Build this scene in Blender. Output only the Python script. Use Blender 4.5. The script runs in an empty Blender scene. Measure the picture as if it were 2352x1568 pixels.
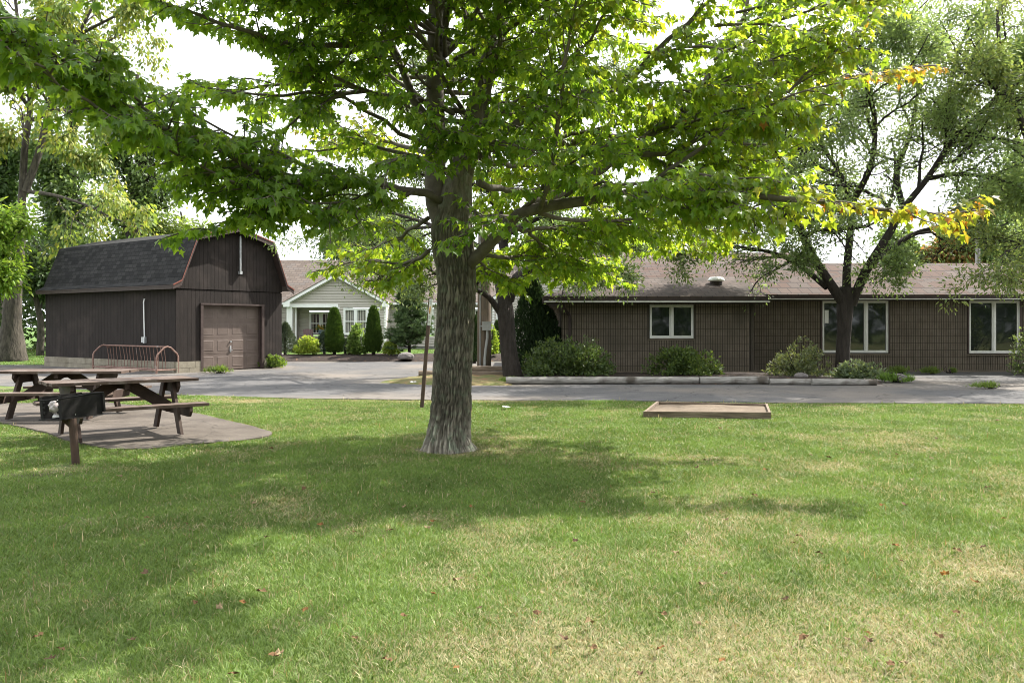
import bpy, math, random
import numpy as np
from mathutils import Vector, Matrix

# ------------------------------------------------------------------ camera, sky, sun, exposure
scene = bpy.context.scene
F, CX, HY, CH = 1907.0, 1176.0, 746.0, 1.55      # focal length and horizon measured in the photo, eye height in metres
cam_d = bpy.data.cameras.new("camera")
cam = bpy.data.objects.new("camera", cam_d)
scene.collection.objects.link(cam)
cam.location = (0, 0, CH)
cam.rotation_euler = (math.radians(90), 0, 0)
cam_d.sensor_width = 36.0
cam_d.lens = 36.0 * F / 2352.0
cam_d.shift_y = -(784.0 - HY) / 2352.0
cam_d.clip_start = 0.1
cam_d.clip_end = 2000
scene.camera = cam

SUN_EL, SUN_AZ = math.radians(48), math.radians(38)   # azimuth from +X (right) towards +Y (away)
S = Vector((math.cos(SUN_EL) * math.cos(SUN_AZ), math.cos(SUN_EL) * math.sin(SUN_AZ), math.sin(SUN_EL)))
sun_d = bpy.data.lights.new("sun", "SUN")
sun_d.energy = 4.8
sun_d.angle = math.radians(0.6)
sun_d.color = (1.0, 0.95, 0.86)
sun = bpy.data.objects.new("sun", sun_d)
scene.collection.objects.link(sun)
sun.rotation_euler = S.to_track_quat('Z', 'Y').to_euler()

world = bpy.data.worlds.new("World")
scene.world = world
world.use_nodes = True
nt = world.node_tree
nt.nodes.clear()
wo = nt.nodes.new("ShaderNodeOutputWorld")
wb = nt.nodes.new("ShaderNodeBackground")
sk = nt.nodes.new("ShaderNodeTexSky")
sk.sky_type = 'NISHITA'
sk.sun_disc = False
sk.sun_elevation = SUN_EL
sk.sun_rotation = math.pi / 2 - SUN_AZ
sk.air_density = 1.0
sk.dust_density = 5.0
sk.ozone_density = 1.0
# thin bright cloud veil over the whole sky
wt = nt.nodes.new("ShaderNodeTexCoord")
wn = nt.nodes.new("ShaderNodeTexNoise")
wn.inputs['Scale'].default_value = 2.2
wn.inputs['Detail'].default_value = 5
wr = nt.nodes.new("ShaderNodeValToRGB")
wr.color_ramp.elements[0].position = 0.3
wr.color_ramp.elements[0].color = (5.2, 5.5, 5.9, 1)
wr.color_ramp.elements[1].position = 0.7
wr.color_ramp.elements[1].color = (7.0, 7.1, 7.2, 1)
wa = nt.nodes.new("ShaderNodeMix")
wa.data_type = 'RGBA'
wa.blend_type = 'MIX'
wa.inputs[0].default_value = 0.88
nt.links.new(wt.outputs['Generated'], wn.inputs['Vector'])
nt.links.new(wn.outputs['Fac'], wr.inputs['Fac'])
nt.links.new(sk.outputs['Color'], wa.inputs[6])
nt.links.new(wr.outputs['Color'], wa.inputs[7])
nt.links.new(wa.outputs[2], wb.inputs['Color'])
wb.inputs['Strength'].default_value = 0.15
nt.links.new(wb.outputs[0], wo.inputs['Surface'])

scene.view_settings.view_transform = 'Standard'
scene.view_settings.look = 'None'
scene.view_settings.gamma = 1.0
scene.view_settings.exposure = 1.42
scene.cycles.filter_width = 1.0
scene.cycles.max_bounces = 9
scene.cycles.transparent_max_bounces = 4
scene.cycles.diffuse_bounces = 6
scene.cycles.transmission_bounces = 8

COL = scene.collection
rng = np.random.default_rng(7)
random.seed(7)

# ------------------------------------------------------------------ helpers
def X(px, Y): return (px - CX) / F * Y
def Z(py, Y): return CH - (py - HY) / F * Y
def P(px, py, Y): return np.array((X(px, Y), Y, Z(py, Y)))
def G(px, py):
    Y = F * CH / (py - HY)
    return np.array((X(px, Y), Y, 0.0))
def lerp(a, b, t): return a + (b - a) * t
def smooth(t):
    t = np.clip(t, 0, 1)
    return t * t * (3 - 2 * t)
def gz(Y): return 0.3 * smooth((np.asarray(Y, float) - 34.6) / 6.4)

def _hash(ix, iy, iz):
    h = (ix * 374761393 + iy * 668265263 + iz * 2147483647 + 12345).astype(np.int64)
    h = (h ^ (h >> 13)) * 1274126177
    h = h ^ (h >> 16)
    return (h & 0xFFFF) / 65535.0
def vnoise(x, y, z=0.0):
    x, y, z = np.broadcast_arrays(np.asarray(x, float), np.asarray(y, float), np.asarray(z, float))
    xi, yi, zi = np.floor(x).astype(np.int64), np.floor(y).astype(np.int64), np.floor(z).astype(np.int64)
    fx, fy, fz = x - xi, y - yi, z - zi
    fx, fy, fz = fx*fx*(3-2*fx), fy*fy*(3-2*fy), fz*fz*(3-2*fz)
    r = 0
    for dx in (0, 1):
        for dy in (0, 1):
            for dz in (0, 1):
                w = (fx if dx else 1-fx) * (fy if dy else 1-fy) * (fz if dz else 1-fz)
                r = r + w * _hash(xi+dx, yi+dy, zi+dz)
    return r
def fbm(x, y, z=0.0, o=4):
    r, a, s = 0, 0.5, 1.0
    for i in range(o):
        r = r + a * vnoise(np.asarray(x)*s + 17*i, np.asarray(y)*s - 9*i, np.asarray(z)*s)
        a *= 0.5; s *= 2.03
    return r

class MB:
    """collects faces of any size, then becomes ONE mesh object"""
    def __init__(s): s.V = []; s.F = []; s.n = 0; s.C = []; s.M = []; s.UV = {}
    def add(s, V, F, col=None, mi=0):
        V = np.asarray(V, float).reshape(-1, 3)
        F = np.asarray(F, np.int64)
        if F.ndim == 1: F = F[None]
        s.V.append(V); s.F.append((F + s.n, mi)); s.n += len(V)
        c = np.ones((len(V), 3)) if col is None else np.broadcast_to(np.asarray(col, float), (len(V), 3))
        s.C.append(c)
        return s
    def box(s, c, h, ax=None, mi=0, col=None, taper=1.0):
        """centre, half sizes, 3 axis vectors"""
        ax = np.eye(3) if ax is None else np.asarray(ax, float)
        c = np.asarray(c, float)
        v = []
        for k in (-1, 1):
            tp = taper if k == 1 else 1.0
            for j in (-1, 1):
                for i in (-1, 1):
                    v.append(c + ax[0]*h[0]*i*tp + ax[1]*h[1]*j*tp + ax[2]*h[2]*k)
        f = [[0,2,3,1],[4,5,7,6],[0,1,5,4],[2,6,7,3],[0,4,6,2],[1,3,7,5]]
        return s.add(v, f, col, mi)
    def bb(s, x0, x1, y0, y1, z0, z1, mi=0, col=None):
        return s.box(((x0+x1)/2, (y0+y1)/2, (z0+z1)/2), (abs(x1-x0)/2, abs(y1-y0)/2, abs(z1-z0)/2), None, mi, col)
    def beam(s, a, b, w, h, up=(0, 0, 1), mi=0, col=None):
        a, b = np.asarray(a, float), np.asarray(b, float)
        d = b - a; L = np.linalg.norm(d); d = d / L
        u = np.asarray(up, float); sx = np.cross(d, u); sx /= np.linalg.norm(sx); u = np.cross(sx, d)
        return s.box((a+b)/2, (L/2, w/2, h/2), (d, sx, u), mi, col)
    def tube(s, pts, rad, n=8, cap=True, mi=0, col=None):
        pts = np.asarray(pts, float); m = len(pts)
        rad = np.broadcast_to(np.asarray(rad, float), (m,))
        t = np.gradient(pts, axis=0); t /= np.linalg.norm(t, axis=1)[:, None] + 1e-12
        ref = np.array((0, 0, 1.0)) if abs(t[0][2]) < 0.9 else np.array((1.0, 0, 0))
        u = np.cross(t, ref); bad = np.linalg.norm(u, axis=1) < 1e-3
        u[bad] = np.cross(t[bad], np.array((0.3, 1.0, 0.2)))
        u /= np.linalg.norm(u, axis=1)[:, None]
        w = np.cross(t, u)
        a = np.linspace(0, 2*np.pi, n, endpoint=False)
        V = pts[:, None] + rad[:, None, None] * (u[:, None]*np.cos(a)[None, :, None] + w[:, None]*np.sin(a)[None, :, None])
        i, j = np.meshgrid(np.arange(m-1), np.arange(n), indexing='ij')
        j2 = (j+1) % n
        Fq = np.stack([i*n+j, i*n+j2, (i+1)*n+j2, (i+1)*n+j], -1).reshape(-1, 4)
        base = s.n
        s.add(V.reshape(-1, 3), Fq, col, mi)
        if cap:
            s.F.append((np.array([np.arange(n)[::-1] + base]), mi))
            s.F.append((np.array([np.arange(n) + base + (m-1)*n]), mi))
        return s
    def poly(s, pts, mi=0, col=None, uv=None):
        s.add(pts, [list(range(len(pts)))], col, mi)
        if uv is not None: s.UV[len(s.F)-1] = uv
        return s
    def prism(s, pts, d, mi=0, col=None):
        """closed outline extruded by vector d"""
        pts = np.asarray(pts, float); n = len(pts); d = np.asarray(d, float)
        s.add(np.vstack([pts, pts + d]), [list(range(n))[::-1]], col, mi)
        b = s.n - 2*n
        s.F.append((np.array([list(range(n, 2*n))]) + b, mi))
        k = np.arange(n); k2 = (k+1) % n
        s.F.append((np.stack([k, k2, k2+n, k+n], -1) + b, mi))
        return s
    def mesh(s, name, mats, smooth=False, uvfn=None):
        V = np.vstack(s.V)
        me = bpy.data.meshes.new(name)
        sizes = np.concatenate([np.full(len(f), f.shape[1]) for f, _ in s.F]).astype(np.int32)
        loops = np.concatenate([f.reshape(-1) for f, _ in s.F]).astype(np.int32)
        mi = np.concatenate([np.full(len(f), m) for f, m in s.F]).astype(np.int32)
        me.vertices.add(len(V)); me.vertices.foreach_set('co', V.astype(np.float32).ravel())
        me.loops.add(len(loops)); me.loops.foreach_set('vertex_index', loops)
        me.polygons.add(len(sizes))
        st = np.concatenate([[0], np.cumsum(sizes)[:-1]]).astype(np.int32)
        me.polygons.foreach_set('loop_start', st)
        me.polygons.foreach_set('material_index', mi)
        me.polygons.foreach_set('use_smooth', np.full(len(sizes), smooth))
        C = np.vstack(s.C)
        if not np.all(C == 1.0):
            at = me.color_attributes.new('tint', 'FLOAT_COLOR', 'POINT')
            at.data.foreach_set('color', np.hstack([C, np.ones((len(C), 1))]).astype(np.float32).ravel())
        if uvfn is not None:
            uv = me.uv_layers.new(name='uv')
            uv.data.foreach_set('uv', np.asarray(uvfn(V[loops], np.repeat(np.arange(len(sizes)), sizes)), np.float32).ravel())
        for m in (mats if isinstance(mats, (list, tuple)) else [mats]): me.materials.append(m)
        me.update(calc_edges=True); me.validate()
        return me
    def build(s, name, mats, parent=None, smooth=False, uvfn=None, at=None):
        if at is not None:
            at = np.asarray(at, float)
            s.V = [v - at for v in s.V]
        o = bpy.data.objects.new(name, s.mesh(name, mats, smooth, uvfn)); COL.objects.link(o)
        if parent is not None: o.parent = parent
        if at is not None: o.location = at
        return o

def child_origin(mb, parent): 
    """world-space faces under a parent that stands at its own place"""
    at = np.array(parent.matrix_world.translation) if False else np.array(parent.location)
    mb.V = [v - at for v in mb.V]
    return mb
def part(mb, name, mats, parent, smooth=False, uvfn=None, label=None):
    off = np.zeros(3); p = parent
    while p is not None: off += np.array(p.location); p = p.parent
    mb.V = [v - off for v in mb.V]
    o = mb.build(name, mats, parent, smooth, uvfn)
    if label: o['label'] = label
    return o
def thing(name, label, cat, loc=(0, 0, 0), group=None):
    o = bpy.data.objects.new(name, None); COL.objects.link(o)
    o.empty_display_size = 0.3
    o.location = tuple(float(v) for v in loc)
    tag(o, label, cat, group); return o
def tag(o, label, cat, group=None):
    o['label'] = label; o['category'] = cat
    if group: o['group'] = group
    return o
def struct(o, kind='structure'):
    o['kind'] = kind; return o

# ------------------------------------------------------------------ materials
def new_mat(name):
    m = bpy.data.materials.new(name); m.use_nodes = True
    t = m.node_tree; b = t.nodes['Principled BSDF']
    return m, t, b, t.links
def setin(b, k, v):
    if k in b.inputs: b.inputs[k].default_value = v
def M(name, c1, c2=None, scale=4.0, rough=0.85, bump=0.0, stretch=(1, 1, 1), detail=6, spec=0.3, metal=0.0, tint=False,
      bscale=None, ramp=(0.35, 0.65), third=None, coords='Object', bstretch=None, bdist=0.01):
    m, t, b, L = new_mat(name)
    setin(b, 'Roughness', rough); setin(b, 'Specular IOR Level', spec); setin(b, 'Metallic', metal)
    c2 = c2 or tuple(v*0.7 for v in c1)
    tc = t.nodes.new('ShaderNodeTexCoord'); mp = t.nodes.new('ShaderNodeMapping')
    mp.inputs['Scale'].default_value = stretch
    L.new(tc.outputs[coords], mp.inputs['Vector'])
    nz = t.nodes.new('ShaderNodeTexNoise'); nz.inputs['Scale'].default_value = scale; nz.inputs['Detail'].default_value = detail
    nz.inputs['Roughness'].default_value = 0.62
    L.new(mp.outputs[0], nz.inputs['Vector'])
    r = t.nodes.new('ShaderNodeValToRGB')
    r.color_ramp.elements[0].position, r.color_ramp.elements[1].position = ramp
    r.color_ramp.elements[0].color = (*c1, 1); r.color_ramp.elements[1].color = (*c2, 1)
    L.new(nz.outputs['Fac'], r.inputs['Fac'])
    out = r.outputs['Color']
    if third:
        n2 = t.nodes.new('ShaderNodeTexNoise'); n2.inputs['Scale'].default_value = third[1]; n2.inputs['Detail'].default_value = 4
        L.new(tc.outputs[coords], n2.inputs['Vector'])
        r2 = t.nodes.new('ShaderNodeValToRGB'); r2.color_ramp.elements[0].position = third[2]; r2.color_ramp.elements[1].position = third[3]
        L.new(n2.outputs['Fac'], r2.inputs['Fac'])
        mx = t.nodes.new('ShaderNodeMix'); mx.data_type = 'RGBA'
        L.new(r2.outputs['Color'], mx.inputs[0]); L.new(out, mx.inputs[6]); mx.inputs[7].default_value = (*third[0], 1)
        out = mx.outputs[2]
    if tint:
        at = t.nodes.new('ShaderNodeAttribute'); at.attribute_name = 'tint'
        mm = t.nodes.new('ShaderNodeMix'); mm.data_type = 'RGBA'; mm.blend_type = 'MULTIPLY'; mm.inputs[0].default_value = 1
        L.new(out, mm.inputs[6]); L.new(at.outputs['Color'], mm.inputs[7]); out = mm.outputs[2]
    L.new(out, b.inputs['Base Color'])
    if bump:
        n3 = t.nodes.new('ShaderNodeTexNoise'); n3.inputs['Scale'].default_value = bscale or scale*3; n3.inputs['Detail'].default_value = 8
        mp2 = t.nodes.new('ShaderNodeMapping'); mp2.inputs['Scale'].default_value = bstretch or stretch
        L.new(tc.outputs[coords], mp2.inputs['Vector']); L.new(mp2.outputs[0], n3.inputs['Vector'])
        bp = t.nodes.new('ShaderNodeBump'); bp.inputs['Strength'].default_value = bump; bp.inputs['Distance'].default_value = bdist
        L.new(n3.outputs['Fac'], bp.inputs['Height']); L.new(bp.outputs[0], b.inputs['Normal'])
    return m
def leaf_mat(name, trans=(2.0, 1.9, 0.9), mixf=0.45, rough=0.5, spec=0.35):
    """per-leaf colour from the mesh, thin leaf that lets light through"""
    m, t, b, L = new_mat(name)
    at = t.nodes.new('ShaderNodeAttribute'); at.attribute_name = 'tint'
    L.new(at.outputs['Color'], b.inputs['Base Color'])
    setin(b, 'Roughness', rough); setin(b, 'Specular IOR Level', spec)
    tr = t.nodes.new('ShaderNodeBsdfTranslucent')
    mm = t.nodes.new('ShaderNodeMix'); mm.data_type = 'RGBA'; mm.blend_type = 'MULTIPLY'; mm.inputs[0].default_value = 1
    L.new(at.outputs['Color'], mm.inputs[6]); mm.inputs[7].default_value = (*trans, 1)
    L.new(mm.outputs[2], tr.inputs['Color'])
    ms = t.nodes.new('ShaderNodeMixShader'); ms.inputs[0].default_value = mixf
    L.new(b.outputs[0], ms.inputs[1]); L.new(tr.outputs[0], ms.inputs[2])
    L.new(ms.outputs[0], t.nodes['Material Output'].inputs['Surface'])
    return m
def shingle_mat(name, cols, mortar, bw=0.33, bh=0.14, rough=0.92, dirt=None):
    """asphalt shingles laid in UV metres: u along the eave, v up the slope"""
    m, t, b, L = new_mat(name)
    setin(b, 'Roughness', rough); setin(b, 'Specular IOR Level', 0.2)
    uv = t.nodes.new('ShaderNodeUVMap'); uv.uv_map = 'uv'
    br = t.nodes.new('ShaderNodeTexBrick')
    br.inputs['Scale'].default_value = 1.0; br.inputs['Brick Width'].default_value = bw; br.inputs['Row Height'].default_value = bh
    br.inputs['Mortar Size'].default_value = 0.013; br.inputs['Mortar Smooth'].default_value = 0.2; br.inputs['Bias'].default_value = 0.0
    br.inputs['Color1'].default_value = (0, 0, 0, 1); br.inputs['Color2'].default_value = (1, 1, 1, 1); br.inputs['Mortar'].default_value = (0.5, 0.5, 0.5, 1)
    L.new(uv.outputs[0], br.inputs['Vector'])
    r = t.nodes.new('ShaderNodeValToRGB'); r.color_ramp.interpolation = 'LINEAR'
    e = r.color_ramp.elements
    e[0].color = (*cols[0], 1); e[1].color = (*cols[-1], 1)
    for i, c in enumerate(cols[1:-1]):
        k = e.new((i+1)/(len(cols)-1)); k.color = (*c, 1)
    L.new(br.outputs['Color'], r.inputs['Fac'])
    mx = t.nodes.new('ShaderNodeMix'); mx.data_type = 'RGBA'
    L.new(br.outputs['Fac'], mx.inputs[0]); L.new(r.outputs['Color'], mx.inputs[6]); mx.inputs[7].default_value = (*mortar, 1)
    n = t.nodes.new('ShaderNodeTexNoise'); n.inputs['Scale'].default_value = 60; n.inputs['Detail'].default_value = 3
    L.new(uv.outputs[0], n.inputs['Vector'])
    r3 = t.nodes.new('ShaderNodeValToRGB'); r3.color_ramp.elements[0].color = (0.65, 0.65, 0.65, 1); r3.color_ramp.elements[1].color = (1.3, 1.3, 1.3, 1)
    L.new(n.outputs['Fac'], r3.inputs['Fac'])
    mu = t.nodes.new('ShaderNodeMix'); mu.data_type = 'RGBA'; mu.blend_type = 'MULTIPLY'; mu.inputs[0].default_value = 1
    L.new(mx.outputs[2], mu.inputs[6]); L.new(r3.outputs['Color'], mu.inputs[7])
    out = mu.outputs[2]
    if dirt:
        n2 = t.nodes.new('ShaderNodeTexNoise'); n2.inputs['Scale'].default_value = dirt[1]; n2.inputs['Detail'].default_value = 6
        L.new(uv.outputs[0], n2.inputs['Vector'])
        r2 = t.nodes.new('ShaderNodeValToRGB'); r2.color_ramp.elements[0].position = dirt[2]; r2.color_ramp.elements[1].position = dirt[3]
        L.new(n2.outputs['Fac'], r2.inputs['Fac'])
        m2 = t.nodes.new('ShaderNodeMix'); m2.data_type = 'RGBA'
        L.new(r2.outputs['Color'], m2.inputs[0]); L.new(out, m2.inputs[6]); m2.inputs[7].default_value = (*dirt[0], 1)
        out = m2.outputs[2]
    L.new(out, b.inputs['Base Color'])
    bp = t.nodes.new('ShaderNodeBump'); bp.inputs['Strength'].default_value = 0.5; bp.inputs['Distance'].default_value = 0.01; bp.invert = True
    L.new(br.outputs['Fac'], bp.inputs['Height']); L.new(bp.outputs[0], b.inputs['Normal'])
    return m
def glass_mat(name, c=(0.012, 0.015, 0.014)):
    m, t, b, L = new_mat(name)
    b.inputs['Base Color'].default_value = (*c, 1); setin(b, 'Roughness', 0.04); setin(b, 'Specular IOR Level', 0.6)
    n = t.nodes.new('ShaderNodeTexNoise'); n.inputs['Scale'].default_value = 1.6; n.inputs['Detail'].default_value = 1
    tc = t.nodes.new('ShaderNodeTexCoord'); L.new(tc.outputs['Object'], n.inputs['Vector'])
    bp = t.nodes.new('ShaderNodeBump'); bp.inputs['Strength'].default_value = 0.05; bp.inputs['Distance'].default_value = 0.05
    L.new(n.outputs['Fac'], bp.inputs['Height']); L.new(bp.outputs[0], b.inputs['Normal'])
    return m

m_asphalt = M("asphalt", (0.078, 0.076, 0.078), (0.108, 0.104, 0.101), scale=1.6, rough=0.92, bump=0.5, bscale=110, third=((0.15, 0.132, 0.115), 0.22, 0.47, 0.62), spec=0.15)
def add_cracks(m, sc=0.45, w=0.012, k=0.45):
    t = m.node_tree; L = t.links; b = t.nodes['Principled BSDF']; src = b.inputs['Base Color'].links[0].from_socket
    tc = t.nodes.new('ShaderNodeTexCoord'); n = t.nodes.new('ShaderNodeTexNoise'); n.inputs['Scale'].default_value = 1.3; n.inputs['Detail'].default_value = 5
    L.new(tc.outputs['Object'], n.inputs['Vector'])
    ad = t.nodes.new('ShaderNodeMix'); ad.data_type = 'RGBA'; ad.blend_type = 'ADD'; ad.inputs[0].default_value = 0.9
    L.new(tc.outputs['Object'], ad.inputs[6]); L.new(n.outputs['Color'], ad.inputs[7])
    v = t.nodes.new('ShaderNodeTexVoronoi'); v.feature = 'DISTANCE_TO_EDGE'; v.inputs['Scale'].default_value = sc; L.new(ad.outputs[2], v.inputs['Vector'])
    r = t.nodes.new('ShaderNodeValToRGB'); r.color_ramp.elements[0].position = 0; r.color_ramp.elements[0].color = (k, k, k, 1); r.color_ramp.elements[1].position = w; r.color_ramp.elements[1].color = (1, 1, 1, 1)
    L.new(v.outputs['Distance'], r.inputs['Fac'])
    g = t.nodes.new('ShaderNodeTexNoise'); g.inputs['Scale'].default_value = 130; g.inputs['Detail'].default_value = 2; L.new(tc.outputs['Object'], g.inputs['Vector'])
    r2 = t.nodes.new('ShaderNodeValToRGB'); r2.color_ramp.elements[0].position = .3; r2.color_ramp.elements[1].position = .7; r2.color_ramp.elements[0].color = (.65, .65, .65, 1); r2.color_ramp.elements[1].color = (1.4, 1.4, 1.4, 1); L.new(g.outputs['Fac'], r2.inputs['Fac'])
    for c in (r, r2):
        mx = t.nodes.new('ShaderNodeMix'); mx.data_type = 'RGBA'; mx.blend_type = 'MULTIPLY'; mx.inputs[0].default_value = 1
        L.new(src, mx.inputs[6]); L.new(c.outputs['Color'], mx.inputs[7]); src = mx.outputs[2]
    L.new(src, b.inputs['Base Color'])
m_slab = M("worn_slab", (0.066, 0.054, 0.044), (0.105, 0.088, 0.073), scale=2.2, rough=0.95, bump=0.4, bscale=70, third=((0.05, 0.04, 0.033), 0.9, 0.52, 0.72))
add_cracks(m_asphalt); add_cracks(m_slab, 0.6, 0.010, 0.5)
m_soil = M("bark_mulch", (0.022, 0.016, 0.014), (0.05, 0.036, 0.029), scale=9, rough=0.97, bump=0.9, bscale=30, bdist=0.05, third=((0.16, 0.09, 0.05), 6, 0.62, 0.72))
m_verge = M("dry_verge", (0.15, 0.11, 0.05), (0.10, 0.12, 0.03), scale=1.6, rough=0.95, bump=0.8, bscale=25, bdist=0.04, third=((0.22, 0.12, 0.06), 3.5, 0.55, 0.7))
m_log = M("weathered_log", (0.30, 0.285, 0.26), (0.15, 0.138, 0.124), scale=3.2, stretch=(0.7, 6, 6), rough=0.9, bump=0.7, bscale=5, bstretch=(0.8, 9, 9), bdist=0.03, third=((0.08, 0.068, 0.055), 2.1, 0.54, 0.68))
m_oldwood = M("old_timber", (0.24, 0.185, 0.14), (0.10, 0.075, 0.055), scale=2.5, stretch=(0.6, 7, 7), rough=0.9, bump=0.7, bscale=6, bstretch=(0.6, 9, 9), bdist=0.02)
m_brownwood = M("brown_stained_wood", (0.030, 0.018, 0.014), (0.06, 0.038, 0.03), scale=3, stretch=(1, 1, 1), rough=0.75, bump=0.3, bscale=18, third=((0.10, 0.075, 0.055), 2.0, 0.6, 0.75))
m_greyplank = M("weathered_plank", (0.12, 0.085, 0.068), (0.06, 0.04, 0.032), scale=3.0, stretch=(1, 9, 1), rough=0.85, bump=0.4, bscale=8, bstretch=(1, 10, 1), third=((0.21, 0.18, 0.16), 3.0, 0.55, 0.7))
m_barn = M("barn_stain", (0.0145, 0.0105, 0.009), (0.023, 0.017, 0.0148), scale=5, stretch=(1, 1, 0.3), rough=0.85, bump=0.3, bscale=22, bstretch=(3, 3, 0.25), third=((0.04, 0.03, 0.026), 1.1, 0.55, 0.75))
m_barndark = M("barn_backing", (0.008, 0.006, 0.006), (0.012, 0.009, 0.008), rough=0.9)
m_barntrim = M("barn_trim", (0.05, 0.034, 0.03), (0.07, 0.05, 0.045), scale=6, rough=0.7, bump=0.15)
m_redtrim = M("red_trim_edge", (0.24, 0.07, 0.045), (0.17, 0.06, 0.045), scale=8, rough=0.6)
m_gdoor = M("garage_door_paint", (0.12, 0.091, 0.079), (0.145, 0.112, 0.097), scale=3, rough=0.55, bump=0.06, third=((0.085, 0.063, 0.053), 1.3, 0.55, 0.75))
m_block = M("pale_block", (0.27, 0.245, 0.19), (0.2, 0.175, 0.135), scale=4, rough=0.95, bump=0.5, bscale=30, third=((0.16, 0.14, 0.1), 1.5, 0.58, 0.75))
m_ribblock = M("ribbed_block", (0.12, 0.097, 0.072), (0.16, 0.132, 0.1), scale=3.5, rough=0.95, bump=0.8, bscale=40, third=((0.095, 0.08, 0.06), 0.8, 0.5, 0.7))
m_mortar = M("rib_mortar", (0.05, 0.042, 0.032), (0.058, 0.049, 0.039), scale=6, rough=0.97)
m_fascia = M("dark_fascia", (0.028, 0.018, 0.016), (0.045, 0.03, 0.026), scale=4, rough=0.6)
m_whitetrim = M("white_trim", (0.84, 0.84, 0.83), (0.78, 0.78, 0.77), scale=3, rough=0.5)
m_vinyl = M("cream_window_frame", (0.66, 0.65, 0.61), (0.58, 0.57, 0.53), scale=5, rough=0.5)
m_siding = M("beige_siding", (0.44, 0.41, 0.365), (0.40, 0.37, 0.33), scale=1.4, rough=0.65)
m_found = M("grey_foundation", (0.30, 0.29, 0.28), (0.24, 0.23, 0.22), scale=5, rough=0.95)
m_glass = glass_mat("dark_window_glass")
m_glass2, _t, _b, _L = new_mat("house_window_glass")
_tr = _t.nodes.new('ShaderNodeBsdfTransparent'); _gl = _t.nodes.new('ShaderNodeBsdfGlossy'); _gl.inputs['Roughness'].default_value = 0.03
_ms = _t.nodes.new('ShaderNodeMixShader'); _ms.inputs[0].default_value = 0.12
_L.new(_tr.outputs[0], _ms.inputs[1]); _L.new(_gl.outputs[0], _ms.inputs[2]); _L.new(_ms.outputs[0], _t.nodes['Material Output'].inputs['Surface'])
m_blind = M("window_blind", (0.6, 0.6, 0.54), (0.52, 0.52, 0.46), scale=3, rough=0.8)
m_roofA = shingle_mat("barn_shingles", [(0.011, 0.011, 0.0115), (0.019, 0.0185, 0.019), (0.025, 0.0243, 0.0245), (0.033, 0.032, 0.032)], (0.009, 0.009, 0.0095), 0.25, 0.15)
m_roofB = shingle_mat("red_brown_shingles", [(0.068, 0.041, 0.032), (0.091, 0.057, 0.046), (0.078, 0.064, 0.058), (0.097, 0.068, 0.057)], (0.03, 0.022, 0.02), 0.34, 0.205)
m_roofW = shingle_mat("littered_shingles", [(0.055, 0.04, 0.032), (0.085, 0.062, 0.051), (0.1, 0.08, 0.07)], (0.028, 0.022, 0.02), 0.34, 0.205, dirt=((0.035, 0.027, 0.021), 0.8, 0.45, 0.62))
m_roofH = shingle_mat("tan_shingles", [(0.10, 0.079, 0.066), (0.138, 0.11, 0.094), (0.12, 0.104, 0.095)], (0.07, 0.058, 0.051), 0.3, 0.15)
m_metal = M("galvanised_metal", (0.5, 0.51, 0.52), (0.38, 0.39, 0.4), scale=6, rough=0.45, metal=0.6)
m_greybox = M("grey_box_paint", (0.34, 0.34, 0.33), (0.28, 0.28, 0.27), scale=6, rough=0.5)
m_rust = M("rusty_brown_pipe", (0.16, 0.085, 0.065), (0.24, 0.15, 0.12), scale=9, rough=0.6, bump=0.2, third=((0.32, 0.26, 0.24), 5, 0.62, 0.72))
m_iron = M("blackened_iron", (0.010, 0.0095, 0.0095), (0.02, 0.018, 0.017), scale=6, rough=0.75, spec=0.15, metal=0.0, third=((0.12, 0.05, 0.02), 3.0, 0.62, 0.74))
m_bag = M("plastic_bag", (0.42, 0.38, 0.36), (0.26, 0.21, 0.2), scale=9, rough=0.35, spec=0.5)
m_white = M("white_paper", (0.75, 0.74, 0.72), (0.65, 0.64, 0.62), scale=8, rough=0.8)
m_black = M("sign_black", (0.03, 0.03, 0.035), (0.04, 0.04, 0.045), rough=0.6)
m_orange = M("sign_orange", (0.62, 0.30, 0.06), (0.5, 0.18, 0.03), scale=20, rough=0.6)
m_signpost = M("brown_sign_post", (0.075, 0.045, 0.032), (0.05, 0.03, 0.022), scale=8, rough=0.6)
m_pole = M("utility_pole_wood", (0.15, 0.115, 0.085), (0.10, 0.08, 0.06), scale=3, stretch=(5, 5, 0.4), rough=0.9, bump=0.6, bscale=5, bstretch=(9, 9, 0.5), bdist=0.02, third=((0.24, 0.17, 0.11), 1.2, 0.58, 0.75))
m_stone = M("boulder_stone", (0.20, 0.175, 0.165), (0.11, 0.1, 0.097), scale=5, rough=0.9, bump=0.8, bscale=14, bdist=0.03, third=((0.26, 0.235, 0.22), 9, 0.56, 0.7))
m_sand = M("sandbox_sand", (0.10, 0.074, 0.052), (0.145, 0.112, 0.08), scale=3, rough=0.97, bump=0.7, bscale=12, bdist=0.03)
m_fallen = M("dead_leaf", (0.23, 0.15, 0.08), (0.13, 0.082, 0.045), scale=18, rough=0.95, spec=0.05, tint=True)
m_pink = M("pink_chair", (0.34, 0.22, 0.24), (0.29, 0.18, 0.2), scale=5, rough=0.6)
m_pot = M("blue_pot", (0.12, 0.17, 0.2), (0.09, 0.13, 0.16), scale=5, rough=0.5)
m_bark_maple = M("maple_bark", (0.175, 0.155, 0.12), (0.10, 0.088, 0.067), scale=9, stretch=(2.2, 2.2, 0.9), rough=0.95, bump=1.0, bscale=14, bstretch=(2.2, 2.2, 0.8), bdist=0.03, third=((0.16, 0.17, 0.12), 9.0, 0.50, 0.66), tint=True)
m_bark_limb = M("smooth_limb_bark", (0.135, 0.115, 0.095), (0.085, 0.072, 0.06), scale=9, rough=0.85, bump=0.4, bscale=20)
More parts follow.
